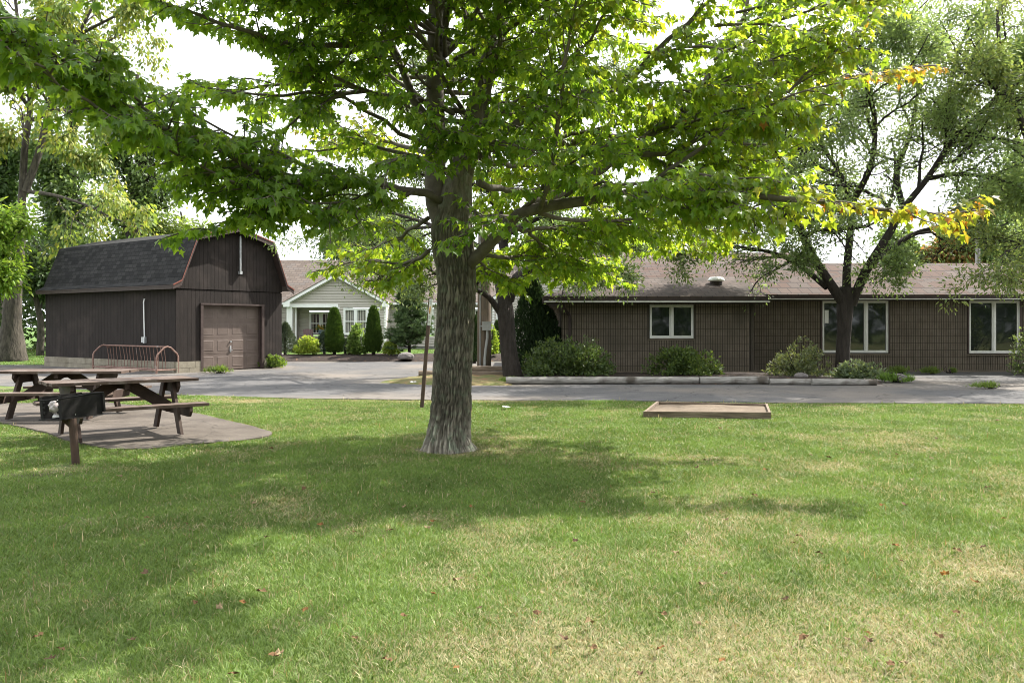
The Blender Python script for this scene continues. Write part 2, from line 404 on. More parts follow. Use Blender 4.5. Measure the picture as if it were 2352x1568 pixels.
m_bark_dark = M("dark_furrowed_bark", (0.042, 0.034, 0.029), (0.022, 0.018, 0.015), scale=5, stretch=(2.5, 2.5, 0.6), rough=0.95, bump=1.0, bscale=9, bstretch=(3, 3, 0.6), bdist=0.04)
m_bark_grey = M("pale_grey_bark", (0.09, 0.077, 0.062), (0.035, 0.03, 0.025), scale=5, stretch=(2, 2, 0.6), rough=0.95, bump=0.8, bscale=6, bdist=0.05)
m_leaf = leaf_mat("maple_leaf", (2.9, 2.5, 1.1), 0.55, 0.42, 0.45)
m_leaf2 = leaf_mat("small_leaf", (1.8, 1.7, 0.9), 0.38, 0.5, 0.4)
m_leaf3 = leaf_mat("feathery_leaf", (1.9, 1.8, 1.1), 0.5, 0.5, 0.4)
m_needle = leaf_mat("conifer_needles", (1.4, 1.4, 0.9), 0.2, 0.6, 0.25)
m_grass = leaf_mat("grass_blades", (1.3, 1.3, 0.8), 0.3, 0.55, 0.3)
# ------------------------------------------------------------------ ground, road, beds
def in_poly(x, y, pts):
    pts = np.asarray(pts)[:, :2]; n = len(pts); r = np.zeros(np.shape(x), bool)
    j = n - 1
    for i in range(n):
        xi, yi, xj, yj = *pts[i], *pts[j]
        c = ((yi > y) != (yj > y)) & (x < (xj - xi) * (y - yi) / (yj - yi + 1e-12) + xi)
        r ^= c; j = i
    return r
def jag(pts, step=0.25, amp=0.05, seed=0):
    pts = [np.asarray(p, float)[:2] for p in pts]; out = []
    for a, b in zip(pts[:-1], pts[1:]):
        n = max(1, int(np.linalg.norm(b-a)/step))
        d = (b-a)/(np.linalg.norm(b-a)+1e-9); nn = np.array((-d[1], d[0]))
        for k in range(n):
            p = lerp(a, b, k/n); out.append(p + nn*(fbm(p[0]*1.7+seed, p[1]*1.7, seed)-0.5)*2*amp)
    out.append(pts[-1]); return out

near_edge = jag([G(-500, 880), G(0, 886), G(250, 897), G(432, 908), G(700, 915), G(968, 918), G(1500, 921), G(1800, 925), G(2352, 926), G(3600, 928)], 0.3, 0.07)
asph = near_edge + [np.array((48, 16)), np.array((48, 34.9)), np.array((-11.5, 34.9)), np.array((-18.0, 32.1)), np.array((-34, 32.1))]
slab = jag([G(-260, 925), G(0, 927), G(250, 924), G(420, 944), G(520, 964), G(600, 984), G(622, 992), G(612, 1002), G(550, 1013), G(430, 1022), G(330, 1031), G(250, 1031),
            G(180, 1019), G(130, 1002), G(80, 986), G(0, 972), G(-260, 960), G(-260, 925)], 0.12, 0.10, 3)[:-1]
sandbox_c = [G(1478, 959), G(1771, 961), G(1763, 940), G(1509, 936)]

def dryness(x, y):
    base = fbm(x*0.95 + 3, y*0.95, 1.5) * 0.95 + fbm(x*3.0, y*3.0, 5) * 0.6
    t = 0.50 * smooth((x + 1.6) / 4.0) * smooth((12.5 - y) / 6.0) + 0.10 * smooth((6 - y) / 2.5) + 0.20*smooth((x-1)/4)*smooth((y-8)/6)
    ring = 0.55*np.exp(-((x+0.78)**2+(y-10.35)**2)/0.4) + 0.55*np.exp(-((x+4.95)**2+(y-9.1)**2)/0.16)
    edge = 0.35 * np.exp(-((y-17.1)/0.5)**2) * (np.abs(x) < 9)
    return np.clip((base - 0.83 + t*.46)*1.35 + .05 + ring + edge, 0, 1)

gx = np.concatenate([[-400, -150, -60, -35], np.arange(-22, 22.01, 0.3), [35, 60, 150, 400]])
gy = np.concatenate([[-150, -60, -20, -5], np.arange(1.5, 20, 0.2), np.arange(20, 46, 0.8), [60, 90, 150, 400]])
XX, YY = np.meshgrid(gx, gy)
ZZ = gz(YY) + (fbm(XX*0.5, YY*0.5, 2) - 0.5) * 0.05 * (YY < 19)*(np.abs(XX) < 30)
ZZ = np.where(YY < 19, ZZ - 0.012, ZZ)
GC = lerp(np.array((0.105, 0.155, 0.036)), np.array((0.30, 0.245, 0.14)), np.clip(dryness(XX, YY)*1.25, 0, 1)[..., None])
GC = np.where((YY > 30)[..., None], np.array((0.075, 0.14, 0.022)), GC)
m_ground = M("lawn_thatch", (0.62, 0.66, 0.6), (1.3, 1.25, 1.3), scale=55, rough=0.97, bump=1.0, bscale=90, bdist=0.02, tint=True, third=((0.55, 0.6, 0.5), 5, 0.5, 0.75))
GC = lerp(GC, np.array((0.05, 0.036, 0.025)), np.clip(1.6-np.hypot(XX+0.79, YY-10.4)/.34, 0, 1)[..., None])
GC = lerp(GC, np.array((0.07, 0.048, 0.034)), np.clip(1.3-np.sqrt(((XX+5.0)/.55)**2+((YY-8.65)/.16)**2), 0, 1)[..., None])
mb = MB(); ny, nx = XX.shape
i, j = np.meshgrid(np.arange(ny-1), np.arange(nx-1), indexing='ij')
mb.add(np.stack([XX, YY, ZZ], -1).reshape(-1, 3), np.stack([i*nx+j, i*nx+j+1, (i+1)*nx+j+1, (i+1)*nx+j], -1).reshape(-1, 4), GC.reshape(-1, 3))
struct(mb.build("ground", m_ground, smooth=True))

mb = MB(); mb.prism([(p[0], p[1], 0.006) for p in asph], (0, 0, -0.06)); struct(mb.build("road", m_asphalt))
mb = MB(); mb.prism([(p[0], p[1], 0.011) for p in slab], (0, 0, -0.06)); struct(mb.build("picnic_pavement", m_slab))

def mound(name, outline, h, z0, mat, kind='structure', res=0.25, rough=0.03):
    pts = np.asarray([p[:2] for p in outline]); lo, hi = pts.min(0), pts.max(0)
    xs = np.arange(lo[0]-res, hi[0]+2*res, res); ys = np.arange(lo[1]-res, hi[1]+2*res, res)
    A, B = np.meshgrid(xs, ys)
    # distance to the outline
    d = np.full(A.shape, 9.0)
    for p, q in zip(pts, np.roll(pts, -1, 0)):
        e = q-p; t = np.clip(((A-p[0])*e[0]+(B-p[1])*e[1])/(e@e+1e-9), 0, 1)
        d = np.minimum(d, np.hypot(A-p[0]-t*e[0], B-p[1]-t*e[1]))
    d = np.where(in_poly(A, B, pts), d, -d)
    zz = z0(B) if callable(z0) else z0
    H = zz + h*smooth((d+0.1)/0.9) + rough*(fbm(A*3, B*3, 4)-0.5)*2*(d > 0) - 0.06*(d < 0) - 0.5*np.clip(-d-0.2, 0, 0.2)
    n1, n2 = A.shape
    i, j = np.meshgrid(np.arange(n1-1), np.arange(n2-1), indexing='ij')
    Fq = np.stack([i*n2+j, i*n2+j+1, (i+1)*n2+j+1, (i+1)*n2+j], -1).reshape(-1, 4)
    keep = (d.reshape(-1)[Fq] > -res*0.7).any(1)
    m_ = MB(); m_.add(np.stack([A, B, H], -1).reshape(-1, 3), Fq[keep])
    o = m_.build(name, mat, smooth=True); struct(o, kind); return o
mound("mulch_bed", [(-12.2, 34.6), (-8, 34.9), (-4, 34.7), (-1, 34.9), (3.5, 34.8), (3.5, 37.6), (-2, 37.9), (-7, 37.8), (-12.2, 37.4)], 0.17, gz, m_soil, rough=0.05)
mound("verge_bank", jag([G(866, 879), G(1000, 885), G(1080, 886), G(1172, 886), np.array((0.35, 25.2)), np.array((-2.6, 25.2)), G(945, 867), G(866, 879)], 0.4, 0.08)[:-1], 0.07, 0.03, m_verge, res=0.15)
mound("planting_bed_soil", [(-0.2, 21.8), (6.7, 21.5), (9.5, 21.4), (10.0, 22.6), (9.3, 24.4), (8.0, 27.2), (7.6, 27.2), (7.6, 26.1), (1.4, 26.1), (-0.2, 25.4)], 0.07, 0.03, m_soil)

# ------------------------------------------------------------------ main ribbed-block building
def ribwall(mb, x0, x1, z0, z1, place, holes=(), mi_back=0, mi_rib=1, cw=0.234, rw=0.077):
    """place(u, v, out) -> world; backing plus ribs laid in courses"""
    def pb(a, b, c, d, o0, o1, mi):
        v = [place(u, w, o) for o in (o0, o1) for w in (c, d) for u in (a, b)]
        mb.add(v, [[4,5,7,6],[0,1,5,4],[2,6,7,3],[0,4,6,2],[1,3,7,5]], None, mi)
    us = sorted({x0, x1, *[h[0] for h in holes], *[h[1] for h in holes]})
    for a, b in zip(us[:-1], us[1:]):
        vs = [z0, z1]
        hh = [h for h in holes if h[0] <= a + 1e-6 and h[1] >= b - 1e-6]
        spans = [(z0, z1)] if not hh else [(z0, hh[0][2]), (hh[0][3], z1)]
        for c, d in spans:
            if d - c > 0.01: pb(a, b, c, d, -0.12, 0.0, mi_back)
    nr = int((x1-x0)/rw); nc = int(math.ceil((z1-z0)/cw))
    for r in range(nc):
        c, d = z0 + r*cw + 0.007, min(z0 + (r+1)*cw - 0.007, z1)
        for k in range(nr):
            a = x0 + k*rw + 0.012; b = a + rw - 0.026
            spans = [(c, d)]
            for h in holes:
                if b > h[0] - 0.01 and a < h[1] + 0.01:
                    ns = []
                    for (p, q) in spans:
                        if q <= h[2] or p >= h[3]: ns.append((p, q)); continue
                        if p < h[2] - 0.03: ns.append((p, h[2] - 0.005))
                        if q > h[3] + 0.03: ns.append((h[3] + 0.005, q))
                    spans = ns
            e = 0.010 + 0.008*random.random()
            for p, q in spans: pb(a, b, p, q, 0.0, e, mi_rib)

YW, YM = 26.3, 27.4
lodge = thing("lodge_building", "low dark brown ribbed block building with reddish shingle roof and cream framed windows", "building", (5, 28, 0))
def win_rect(px0, px1, py0, py1, Y): return (X(px0, Y), X(px1, Y), Z(py1, Y), Z(py0, Y))
wA = win_rect(1491, 1594, 700, 778, YW)
wB = win_rect(1885, 2042, 690, 812, YM)
wC = win_rect(2222, 2346, 690, 813, YM)
xl, xr = X(1291, YW), X(1724, YW)
mb = MB(); ribwall(mb, xl, xr, 0.02, 2.28, lambda u, v, o: (u, YW - o, v), [wA])
ribwall(mb, 0, YM - YW + 0.0, 0.02, 2.28, lambda u, v, o: (xr + 0.10 + o, YW + u + 0.0, v))
ribwall(mb, 0, 7.0, 0.02, 2.28, lambda u, v, o: (xl - o - 0.0, YW + 7.0 - u, v))
part(mb, "wing_wall", [m_mortar, m_ribblock], lodge)
mb = MB(); ribwall(mb, xr + 0.14, 24, 0.02, 2.42, lambda u, v, o: (u, YM - o, v), [wB, wC])
part(mb, "long_wall", [m_mortar, m_ribblock], lodge)
mb = MB(); mb.bb(xl-0.03, xr+0.16, YW-0.09, YW-0.03, -0.1, 0.085); mb.bb(xr+0.18, 24, YM-0.08, YM-0.03, -0.1, 0.06)
part(mb, "footing", m_ribblock, lodge)
mb = MB(); mb.bb(1.6, 24, YM+0.3, 34.5, 0, 2.2); part(mb, "interior_core", m_barndark, lodge)

def quad_uv(mb, pts, mi=0):
    mb.poly(pts, mi)
def roof_uv(slope_axis_fn):
    return slope_axis_fn
def uv_xz(V, fi):
    # along x, up the slope (x uses world metres; slope length approximated by hypot of y and z)
    return np.stack([V[:, 0], np.hypot(V[:, 1], V[:, 2]*0.0) * 1.06], -1)
wzl = 2.43
hip0, hip1, hip2 = (0.967, 25.6, 2.43), (2.95, 28.57, 3.185), (4.6, 30.2, 3.79)
xwr = X(1765, 25.6)
def slab_roof(mb, top, th=0.035):
    top = np.asarray(top, float); n = len(top)
    mb.poly(top); b = top.copy(); b[:, 2] -= th; mb.poly(b[::-1])
    for k in range(n):
        k2 = (k+1) % n
        mb.poly([top[k], b[k], b[k2], top[k2]])
mb = MB(); slab_roof(mb, [hip0, (xwr, 25.6, 2.43), (xwr, 28.57, 3.20), hip1])
part(mb, "wing_roof", m_roofW, lodge, uvfn=uv_xz)
mb = MB(); slab_roof(mb, [(xwr-0.3, 26.8, 2.53), (24.5, 26.8, 2.53), (24.5, 30.2, 3.79), hip2, hip1, (xwr-0.3, 28.57, 3.185)])
slab_roof(mb, [hip2, (24.5, 30.2, 3.79), (24.5, 35.4, 2.3), (0.967, 35.4, 2.3)])
part(mb, "long_roof", m_roofB, lodge, uvfn=uv_xz)
mb = MB(); slab_roof(mb, [(0.967, 35.4, 2.3), hip0, hip1, hip2])
part(mb, "hip_roof", m_roofW, lodge, uvfn=lambda V, fi: np.stack([V[:, 1], V[:, 0]*1.06], -1))
# raised rear roof
zr = Z(580, 34.0); xg = X(1840, 34.0)
mb = MB(); slab_roof(mb, [(3.2, 30.8, 3.6), (xg, 30.8, 3.6), (xg, 34.0, zr), (3.2, 34.0, zr)]); slab_roof(mb, [(3.2, 34.0, zr), (xg, 34.0, zr), (xg, 37.5, 3.3), (3.2, 37.5, 3.3)])
part(mb, "rear_roof", m_roofB, lodge, uvfn=uv_xz)
mb = MB(); mb.prism([(xg-0.3, 31.0, 3.2), (xg-0.3, 37.3, 3.2), (xg-0.3, 34.0, zr-0.06)], (-0.1, 0, 0)); part(mb, "rear_gable", m_ribblock, lodge)
# fascia, lower edge coloured pale to look lit, soffits
mb = MB(); mb.bb(0.967, xwr, 25.61, 25.64, 2.29, 2.392); mb.bb(xwr-0.03, xwr, 25.64, 26.78, 2.29, 2.5); mb.bb(0.967, 1.0, 25.64, 35.3, 2.25, 2.38)
mb.bb(xwr+0.003, 24.4, 26.82, 26.85, 2.40, 2.492)
part(mb, "fascia", m_fascia, lodge)
mb = MB(); mb.bb(0.98, xwr+0.05, 25.59, 25.68, 2.245, 2.287); mb.bb(xwr+0.06, 24.4, 26.80, 26.88, 2.372, 2.397)
part(mb, "lit_gutter_edge", m_vinyl, lodge)
mb = MB(); mb.bb(1.01, xwr-0.04, 25.70, YW-0.03, 2.215, 2.24); mb.bb(xwr+0.01, 24.4, 26.9, YM-0.03, 2.34, 2.37); mb.bb(1.01, xl-0.04, YW-0.02, 34, 2.215, 2.24)
part(mb, "soffit", m_fascia, lodge)
mb = MB(); xd = X(1300, YW); mb.tube([(xd-0.12, 25.75, 2.24), (xd-0.1, 25.9, 2.1), (xd+0.1, YW-0.1, 1.86), (xd+0.12, YW-0.08, 1.7), (xd+0.12, YW-0.08, 0.1)], 0.05, 6)
part(mb, "downspout", m_fascia, lodge)

def casement(parent, r, Y, n, name="window", frame=m_vinyl, glass=m_glass, fw=0.055, gap=0.0, rail=False):
    """outer frame plus n sashes with glass; frame sits in the wall opening"""
    x0, x1, z0, z1 = r
    mb = MB(); y0, y1 = Y - 0.015, Y + 0.07
    mb.bb(x0, x1, y0, y1, z0, z0+fw*0.8); mb.bb(x0, x1, y0, y1, z1-fw*0.8, z1)
    w = (x1-x0)/n
    for k in range(n+1):
        xa = x0 + k*w
        mb.bb(max(x0, xa-fw*0.55), min(x1, xa+fw*0.55), y0+0.002, y1-0.002, z0+fw*0.8, z1-fw*0.8)
    f = part(mb, name, frame, parent)
    mb = MB()
    for k in range(n):
        a, b = x0+k*w+fw*0.6, x0+(k+1)*w-fw*0.6
        c, d = z0+fw*0.85, z1-fw*0.85
        t = fw*0.62
        mb.bb(a, b, y0+0.018, y1-0.01, c, c+t); mb.bb(a, b, y0+0.018, y1-0.01, d-t, d)
        mb.bb(a, a+t, y0+0.018, y1-0.01, c+t, d-t); mb.bb(b-t, b, y0+0.018, y1-0.01, c+t, d-t)
        if rail: mb.bb(a+t, b-t, y0+0.016, y1-0.012, (c+d)/2-t*0.5, (c+d)/2+t*0.5)
    part(mb, "sash", frame, f)
    mb = MB(); mb.bb(x0+0.03, x1-0.03, y1-0.03, y1-0.02, z0+0.03, z1-0.03); part(mb, "glass", glass, f)
    return f
casement(lodge, (wA[0]+.02, wA[1]-.02, wA[2]+.02, wA[3]-.0), YW, 2)
casement(lodge, (wB[0]+.05, wB[1]-.03, wB[2]+.03, wB[3]), YM, 3)
casement(lodge, (wC[0]+.05, wC[1]-.07, wC[2]+.03, wC[3]), YM, 2)
for w, Y in ((wA, YW), (wB, YM), (wC, YM)):
    part(MB().bb(w[0]-.03, w[1]+.03, Y-0.05, Y+0.06, w[2]-0.045, w[2]+0.0), "window_sill", m_ribblock, lodge)
for w, Y in ((wB, YM), (wC, YM)):
    part(MB().bb(w[0]-.0, w[0]+.05, Y-0.03, Y+0.05, w[2]+.01, w[3]), "side_casing", m_barntrim, lodge)
    part(MB().bb(w[1]-.06 if w is wC else w[1]-.03, w[1], Y-0.03, Y+0.05, w[2]+.01, w[3]), "side_casing", m_barntrim, lodge)
mb = MB(); mb.bb(wB[0]+.14, wB[0]+.27, YM+0.025, YM+0.028, Z(742, YM), Z(712, YM)); part(mb, "notice_sheet", m_vinyl, lodge)
def roof_vent(cx, cy, cz, r, label):
    t = thing("roof_vent", label, "vent", (cx, cy, cz), "mushroom vents on the shingle roof")
    mb = MB(); a = [(r*0.62, -0.06), (r*0.62, 0.07)]
    mb.tube([(cx, cy, cz-0.1), (cx, cy, cz+0.09)], [r*0.72, r*0.72], 20); part(mb, "curb", m_fascia, t)
    mb = MB(); mb.tube([(cx, cy, cz+.09), (cx, cy, cz+.12), (cx, cy, cz+.15), (cx, cy, cz+.2), (cx, cy, cz+.235), (cx, cy, cz+.245)], [r*0.85, r, r*0.99, r*0.86, r*0.72, r*0.3], 24)
    part(mb, "cap", m_whitetrim, t, smooth=False)
roof_vent(X(1645, 27.4), 27.4, 2.89, 0.27, "white mushroom vent on the littered lower wing roof")
roof_vent(X(2079, 29.4), 29.4, 3.50, 0.33, "white mushroom vent on the ridge of the long reddish roof")
t = tag(MB().tube([(X(1427, 29.2), 29.2, 3.3), (X(1427, 29.2), 29.2, 3.78)], 0.05, 10).build("vent_pipe", m_whitetrim), "small white vent pipe standing on the reddish roof", "pipe")
t = thing("radio_mast", "thin grey double mast rising behind the reddish roof", "mast", (X(2243, 34), 34, 0))
mb = MB(); mb.tube([(X(2243, 34), 34, 0), (X(2242, 34), 34, Z(440, 34))], 0.045, 8); part(mb, "pole", m_greybox, t)
mb = MB(); mb.tube([(X(2251, 34), 34, 0), (X(2249, 34), 34, Z(500, 34))], 0.035, 8); part(mb, "stay", m_greybox, t)

# ------------------------------------------------------------------ barn shed
BO = np.array((X(404, 26.6), 26.6, 0.0)); BA = np.array((0.57, 0.8216, 0)); BB = np.array((-0.8216, 0.57, 0)); BN = np.array((0.8216, -0.57, 0)); BW = -BA
UP = np.array((0, 0, 1.0))
def bp(t, s, z, n=0.0): return BO + BA*t + BB*s + UP*z + BN*n    # n: out of the front face (= -s)
W_, L_ = 4.25, 8.35
barn = thing("gambrel_shed", "dark brown gambrel roof shed with a taupe overhead garage door", "shed", BO)
zs, ze = 0.37, 2.86
prof = [(-0.02, ze), (0.03, 3.02), (0.62, 4.42), (W_/2, 4.80), (W_-0.62, 4.42), (W_-0.03, 3.02), (W_+0.02, ze)]
def ztop(t):
    ts = [p[0] for p in prof]; zz = [p[1] for p in prof]
    return np.interp(t, ts, zz)
dx0, dx1, dz1 = 0.97, 3.35, 2.21
# front wall: backing with vertical boards
mb = MB()
mb.prism([bp(0.01, 0.02, zs), bp(dx0, 0.02, zs), bp(dx0, 0.02, dz1), bp(dx1, 0.02, dz1), bp(dx1, 0.02, zs), bp(W_-.01, 0.02, zs)] + [bp(p[0], 0.02, p[1]-0.03) for p in prof[::-1][1:-1]], BB*0.05, 0)
wv = 0.142
k = 0
t = 0.0
while t < W_ - 0.02:
    t1 = min(t + wv, W_)
    for lo, hi, out in ((zs, 2.70, 0.0), (2.725, 9, 0.018)):
        a, b = t+0.004, t1-0.004
        if lo < 1 and not (b < dx0 or a > dx1):
            if a < dx0 < b: segs = [(a, dx0, lo, hi), (dx0, b, dz1+.02, hi)]
            elif a < dx1 < b: segs = [(a, dx1, dz1+.02, hi), (dx1, b, lo, hi)]
            else: segs = [(a, b, dz1+.02, hi)]
        else: segs = [(a, b, lo, hi)]
        for (a_, b_, l_, h_) in segs:
            if b_-a_ < 0.01: continue
            ha, hb = min(h_, float(ztop(a_))-0.04), min(h_, float(ztop(b_))-0.04)
            if min(ha, hb) - l_ < 0.02: continue
            mid = [] 
            if h_ > 5 and a_ < W_/2 < b_: mid = [bp(W_/2, 0.02, 4.76)]
            mb.prism([bp(a_, 0.02, l_), bp(b_, 0.02, l_), bp(b_, 0.02, hb)] + mid + [bp(a_, 0.02, ha)], BN*(0.026+out), 1)
    t = t1
part(mb, "front_wall", [m_barndark, m_barn], barn)
mb = MB(); s = 0.03
mb.prism([bp(0.03, 0.03, zs), bp(0.03, L_, zs), bp(0.03, L_, ze-.05), bp(0.03, 0.03, ze-.05)], BA*0.08, 0)
while s < L_:
    s1 = min(s + 0.2, L_)
    mb.prism([bp(0.03, s+.004, zs), bp(0.03, s1-.004, zs), bp(0.03, s1-.004, ze-.1), bp(0.03, s+.004, ze-.1)], -BA*0.024, 1); s = s1
part(mb, "side_wall", [m_barndark, m_barn], barn)
mb = MB(); mb.prism([bp(W_-.03, 0.05, zs), bp(W_-.03, L_, zs), bp(W_-.03, L_, ze-.05), bp(W_-.03, 0.05, ze-.05)], -BA*0.08, 0)
mb.prism([bp(.1, L_-.02, zs), bp(W_-.1, L_-.02, zs)] + [bp(p[0], L_-.02, p[1]-.05) for p in prof[::-1]], -BB*0.06, 0)
part(mb, "back_wall", m_barn, barn)
# block footing
mb = MB()
def blocks(a, b, outv, z0, z1):
    a, b = np.asarray(a), np.asarray(b); L = np.linalg.norm(b-a); d = (b-a)/L; n = max(1, int(round(L/0.4)))
    for r in range(2):
        h = (z1-z0)/2
        for q in range(-1, n+1):
            p0 = np.clip((q + 0.5*(r % 2))*L/n + 0.004, 0, L); p1 = np.clip((q+1+0.5*(r % 2))*L/n - 0.004, 0, L)
            if p1-p0 < 0.03: continue
            mb.prism([a+d*p0+UP*(z0+r*h+.004), a+d*p1+UP*(z0+r*h+.004), a+d*p1+UP*(z0+(r+1)*h-.004), a+d*p0+UP*(z0+(r+1)*h-.004)], outv*0.04)
    mb.prism([a+UP*z0, b+UP*z0, b+UP*(z1-0.002), a+UP*(z1-0.002)], -outv*0.12)
blocks(bp(-.0, 0, 0), bp(dx0-.06, 0, 0), BN, -0.05, zs-.004); blocks(bp(dx1+.06, 0, 0), bp(W_, 0, 0), BN, -0.05, zs-.004)
blocks(bp(.0, L_, 0), bp(.0, 0.04, 0), -BA, -0.05, zs-.004)
part(mb, "block_footing", m_block, barn)
# garage door with raised panels
ds = 0.16
mb = MB(); mb.prism([bp(dx0, ds, 0.03), bp(dx1, ds, 0.03), bp(dx1, ds, dz1), bp(dx0, ds, dz1)], BB*0.04)
rows, cols = 4, 4
ph, pw = (dz1-0.03)/rows, (dx1-dx0)/cols
for r in range(rows):
    z0 = 0.03 + r*ph
    mb.prism([bp(dx0+.01, ds, z0+.006), bp(dx1-.01, ds, z0+.006), bp(dx1-.01, ds, z0+ph-.006), bp(dx0+.01, ds, z0+ph-.006)], BN*0.012)
    for c in range(cols):
        a, b, lo, hi = dx0+c*pw+.07, dx0+(c+1)*pw-.07, z0+.1, z0+ph-.09
        o = ds-0.0125
        rim = [(a, lo), (b, lo), (b, hi), (a, hi)]
        for q in range(4):
            p0, p1 = rim[q], rim[(q+1) % 4]
            cx_, cz_ = (a+b)/2, (lo+hi)/2
            f = lambda p, k: (p[0] + (cx_-p[0])/abs(cx_-p[0])*k, p[1] + (cz_-p[1])/abs(cz_-p[1])*k)
            q0, q1, r0, r1 = f(p0, .02), f(p1, .02), f(p0, .045), f(p1, .045)
            mb.poly([bp(p0[0], o, p0[1]), bp(p1[0], o, p1[1]), bp(q1[0], o-.007, q1[1]), bp(q0[0], o-.007, q0[1])])
            mb.poly([bp(q0[0], o-.007, q0[1]), bp(q1[0], o-.007, q1[1]), bp(r1[0], o-.004, r1[1]), bp(r0[0], o-.004, r0[1])])
        rr = [f(p, .045) for p in rim]
        mb.poly([bp(p[0], o-.004, p[1]) for p in rr])
gd = part(mb, "garage_door", m_gdoor, barn)
mb = MB(); hx = (dx0+dx1)/2
mb.prism([bp(hx-.03, ds-.02, .62), bp(hx+.03, ds-.02, .62), bp(hx+.03, ds-.02, .84), bp(hx-.03, ds-.02, .84)], BN*0.012); mb.beam(bp(hx-.02, ds-.05, .72), bp(hx+.06, ds-.05, .68), .02, .02); part(mb, "handle", m_metal, gd)
part(MB().tube([bp(hx, ds-.02, .98), bp(hx, ds-.06, .98)], 0.03, 10), "lock", m_metal, gd)
mb = MB()
mb.beam(bp(dx0-.04, -.01, 0.02), bp(dx0-.04, -.01, dz1+.0), 0.09, 0.09, BN); mb.beam(bp(dx1+.04, -.01, 0.02), bp(dx1+.04, -.01, dz1), 0.09, 0.09, BN)
mb.beam(bp(dx0-.09, -.012, dz1+.03), bp(dx1+.09, -.012, dz1+.03), 0.1, 0.06, UP)
mb.prism([bp(dx0, .02, 0.0), bp(dx0, ds, 0), bp(dx0, ds, dz1), bp(dx0, .02, dz1)], -BA*.03); mb.prism([bp(dx1, .02, 0.0), bp(dx1, ds, 0), bp(dx1, ds, dz1), bp(dx1, .02, dz1)], BA*.03)
part(mb, "door_frame", m_barntrim, barn)
# roof skin
ov = 0.30
rp = [(-0.30, 2.83), (0.0, 2.98), (0.60, 4.47), (W_/2, 4.87), (W_-0.60, 4.47), (W_+0.0, 2.98), (W_+0.30, 2.83)]
seg = [0]
for p, q in zip(rp[:-1], rp[1:]): seg.append(seg[-1] + math.hypot(q[0]-p[0], q[1]-p[1]))
mb = MB(); uvs = []
fu = []
for kk in range(6):
    p, q = rp[kk], rp[kk+1]
    mb.poly([bp(p[0], L_+.15, p[1]), bp(p[0], -ov, p[1]), bp(q[0], -ov, q[1]), bp(q[0], L_+.15, q[1])])
    v0, v1 = (seg[kk], seg[kk+1])
    fu += [(L_+.15, v0), (-ov, v0), (-ov, v1), (L_+.15, v1)]
fu = np.array(fu)
part(mb, "roof", m_roofA, barn, uvfn=lambda V, fi: fu)
mb = MB()
for p, q in zip(rp[:-1], rp[1:]):
    mb.prism([bp(p[0], -ov+.01, p[1]-.015), bp(p[0], L_+.14, p[1]-.015), bp(q[0], L_+.14, q[1]-.015), bp(q[0], -ov+.01, q[1]-.015)], UP*-0.04)
mb.prism([bp(-.29, -ov+.03, 2.80), bp(-.29, L_+.12, 2.80), bp(-.29, L_+.12, 2.69), bp(-.29, -ov+.03, 2.69)], BA*.025)
mb.prism([bp(-.26, -ov+.03, 2.70), bp(-.26, L_+.12, 2.70), bp(-.0, L_+.12, 2.74), bp(-.0, -ov+.03, 2.74)], UP*.02)
part(mb, "eave_boards", m_fascia, barn)
mb = MB()
rk = []
for p, q in zip(rp[:-1], rp[1:]):
    mb.prism([bp(p[0], -ov, p[1]-.03), bp(q[0], -ov, q[1]-.03), bp(q[0], -ov, q[1]-.17), bp(p[0], -ov, p[1]-.15)], BN*.025)
part(mb, "rake_board", m_barntrim, barn)
mb = MB()
for p, q in zip(rp[:-1], rp[1:]):
    mb.prism([bp(p[0], -ov-.028, p[1]+.012), bp(q[0], -ov-.028, q[1]+.012), bp(q[0], -ov-.028, q[1]-.028), bp(p[0], -ov-.028, p[1]-.028)], BN*.014)
part(mb, "red_edge_strip", m_redtrim, barn)
mb = MB(); mb.tube([bp(W_*0.565, -.09, 4.60), bp(W_*0.565, -.09, 3.30)], 0.03, 8); mb.beam(bp(W_*.565, -.04, 4.0), bp(W_*.565, -.04, 4.58), .03, .05, BN)
mb.beam(bp(W_*.565-.045, -.12, 4.55), bp(W_*.565-.045, -.12, 3.35), .012, .05, BN); mb.box(bp(W_*.565, -.08, 3.34), (.05, .05, .05), (BA, BB, UP))
part(mb, "hoist_track", m_metal, barn)
mb = MB(); sc = 1.72; mb.tube([bp(-.04, sc-.02, 2.42), bp(-.06, sc, 2.3), bp(-.03, sc+.02, 1.6), bp(-.03, sc, 1.15)], 0.02, 7)
part(mb, "conduit", m_whitetrim, barn)
mb = MB(); mb.box(bp(-.05, sc-.045, 1.05), (.04, .045, .1), (BA, BB, UP)); mb.box(bp(-.05, sc+.05, 1.06), (.04, .04, .09), (BA, BB, UP)); part(mb, "outlet_box", m_metal, barn)

# ------------------------------------------------------------------ beige house beyond
YH = 42.0
house = thing("beige_house", "single storey beige sided house with white trimmed front gables behind a mulch bed", "house", (-4, 44, 0.3))
def laps(mb, x0, x1, z0, z1, Y, top=None, holes=(), c=0.135):
    z = z0
    while z < z1 - 1e-3:
        zt = min(z+c, z1); a, b = x0, x1
        if top is not None: a, b = top(zt)
        if b - a > 0.03:
            spans = [(a, b)]
            for h in holes:
                if zt > h[2]+.01 and z < h[3]-.01:
                    ns = []
                    for p, q in spans:
                        if h[1] <= p or h[0] >= q: ns.append((p, q)); continue
                        if h[0] > p: ns.append((p, h[0]))
                        if h[1] < q: ns.append((h[1], q))
                    spans = ns
            for p, q in spans:
                mb.poly([(p, Y-.045, z+.012), (q, Y-.045, z+.012), (q, Y-.012, zt), (p, Y-.012, zt)]); mb.poly([(p, Y, z), (q, Y, z), (q, Y-.045, z+.012), (p, Y-.045, z+.012)])
        z = zt
xa, xb = X(661, YH), X(886, YH); xap = X(773, YH)
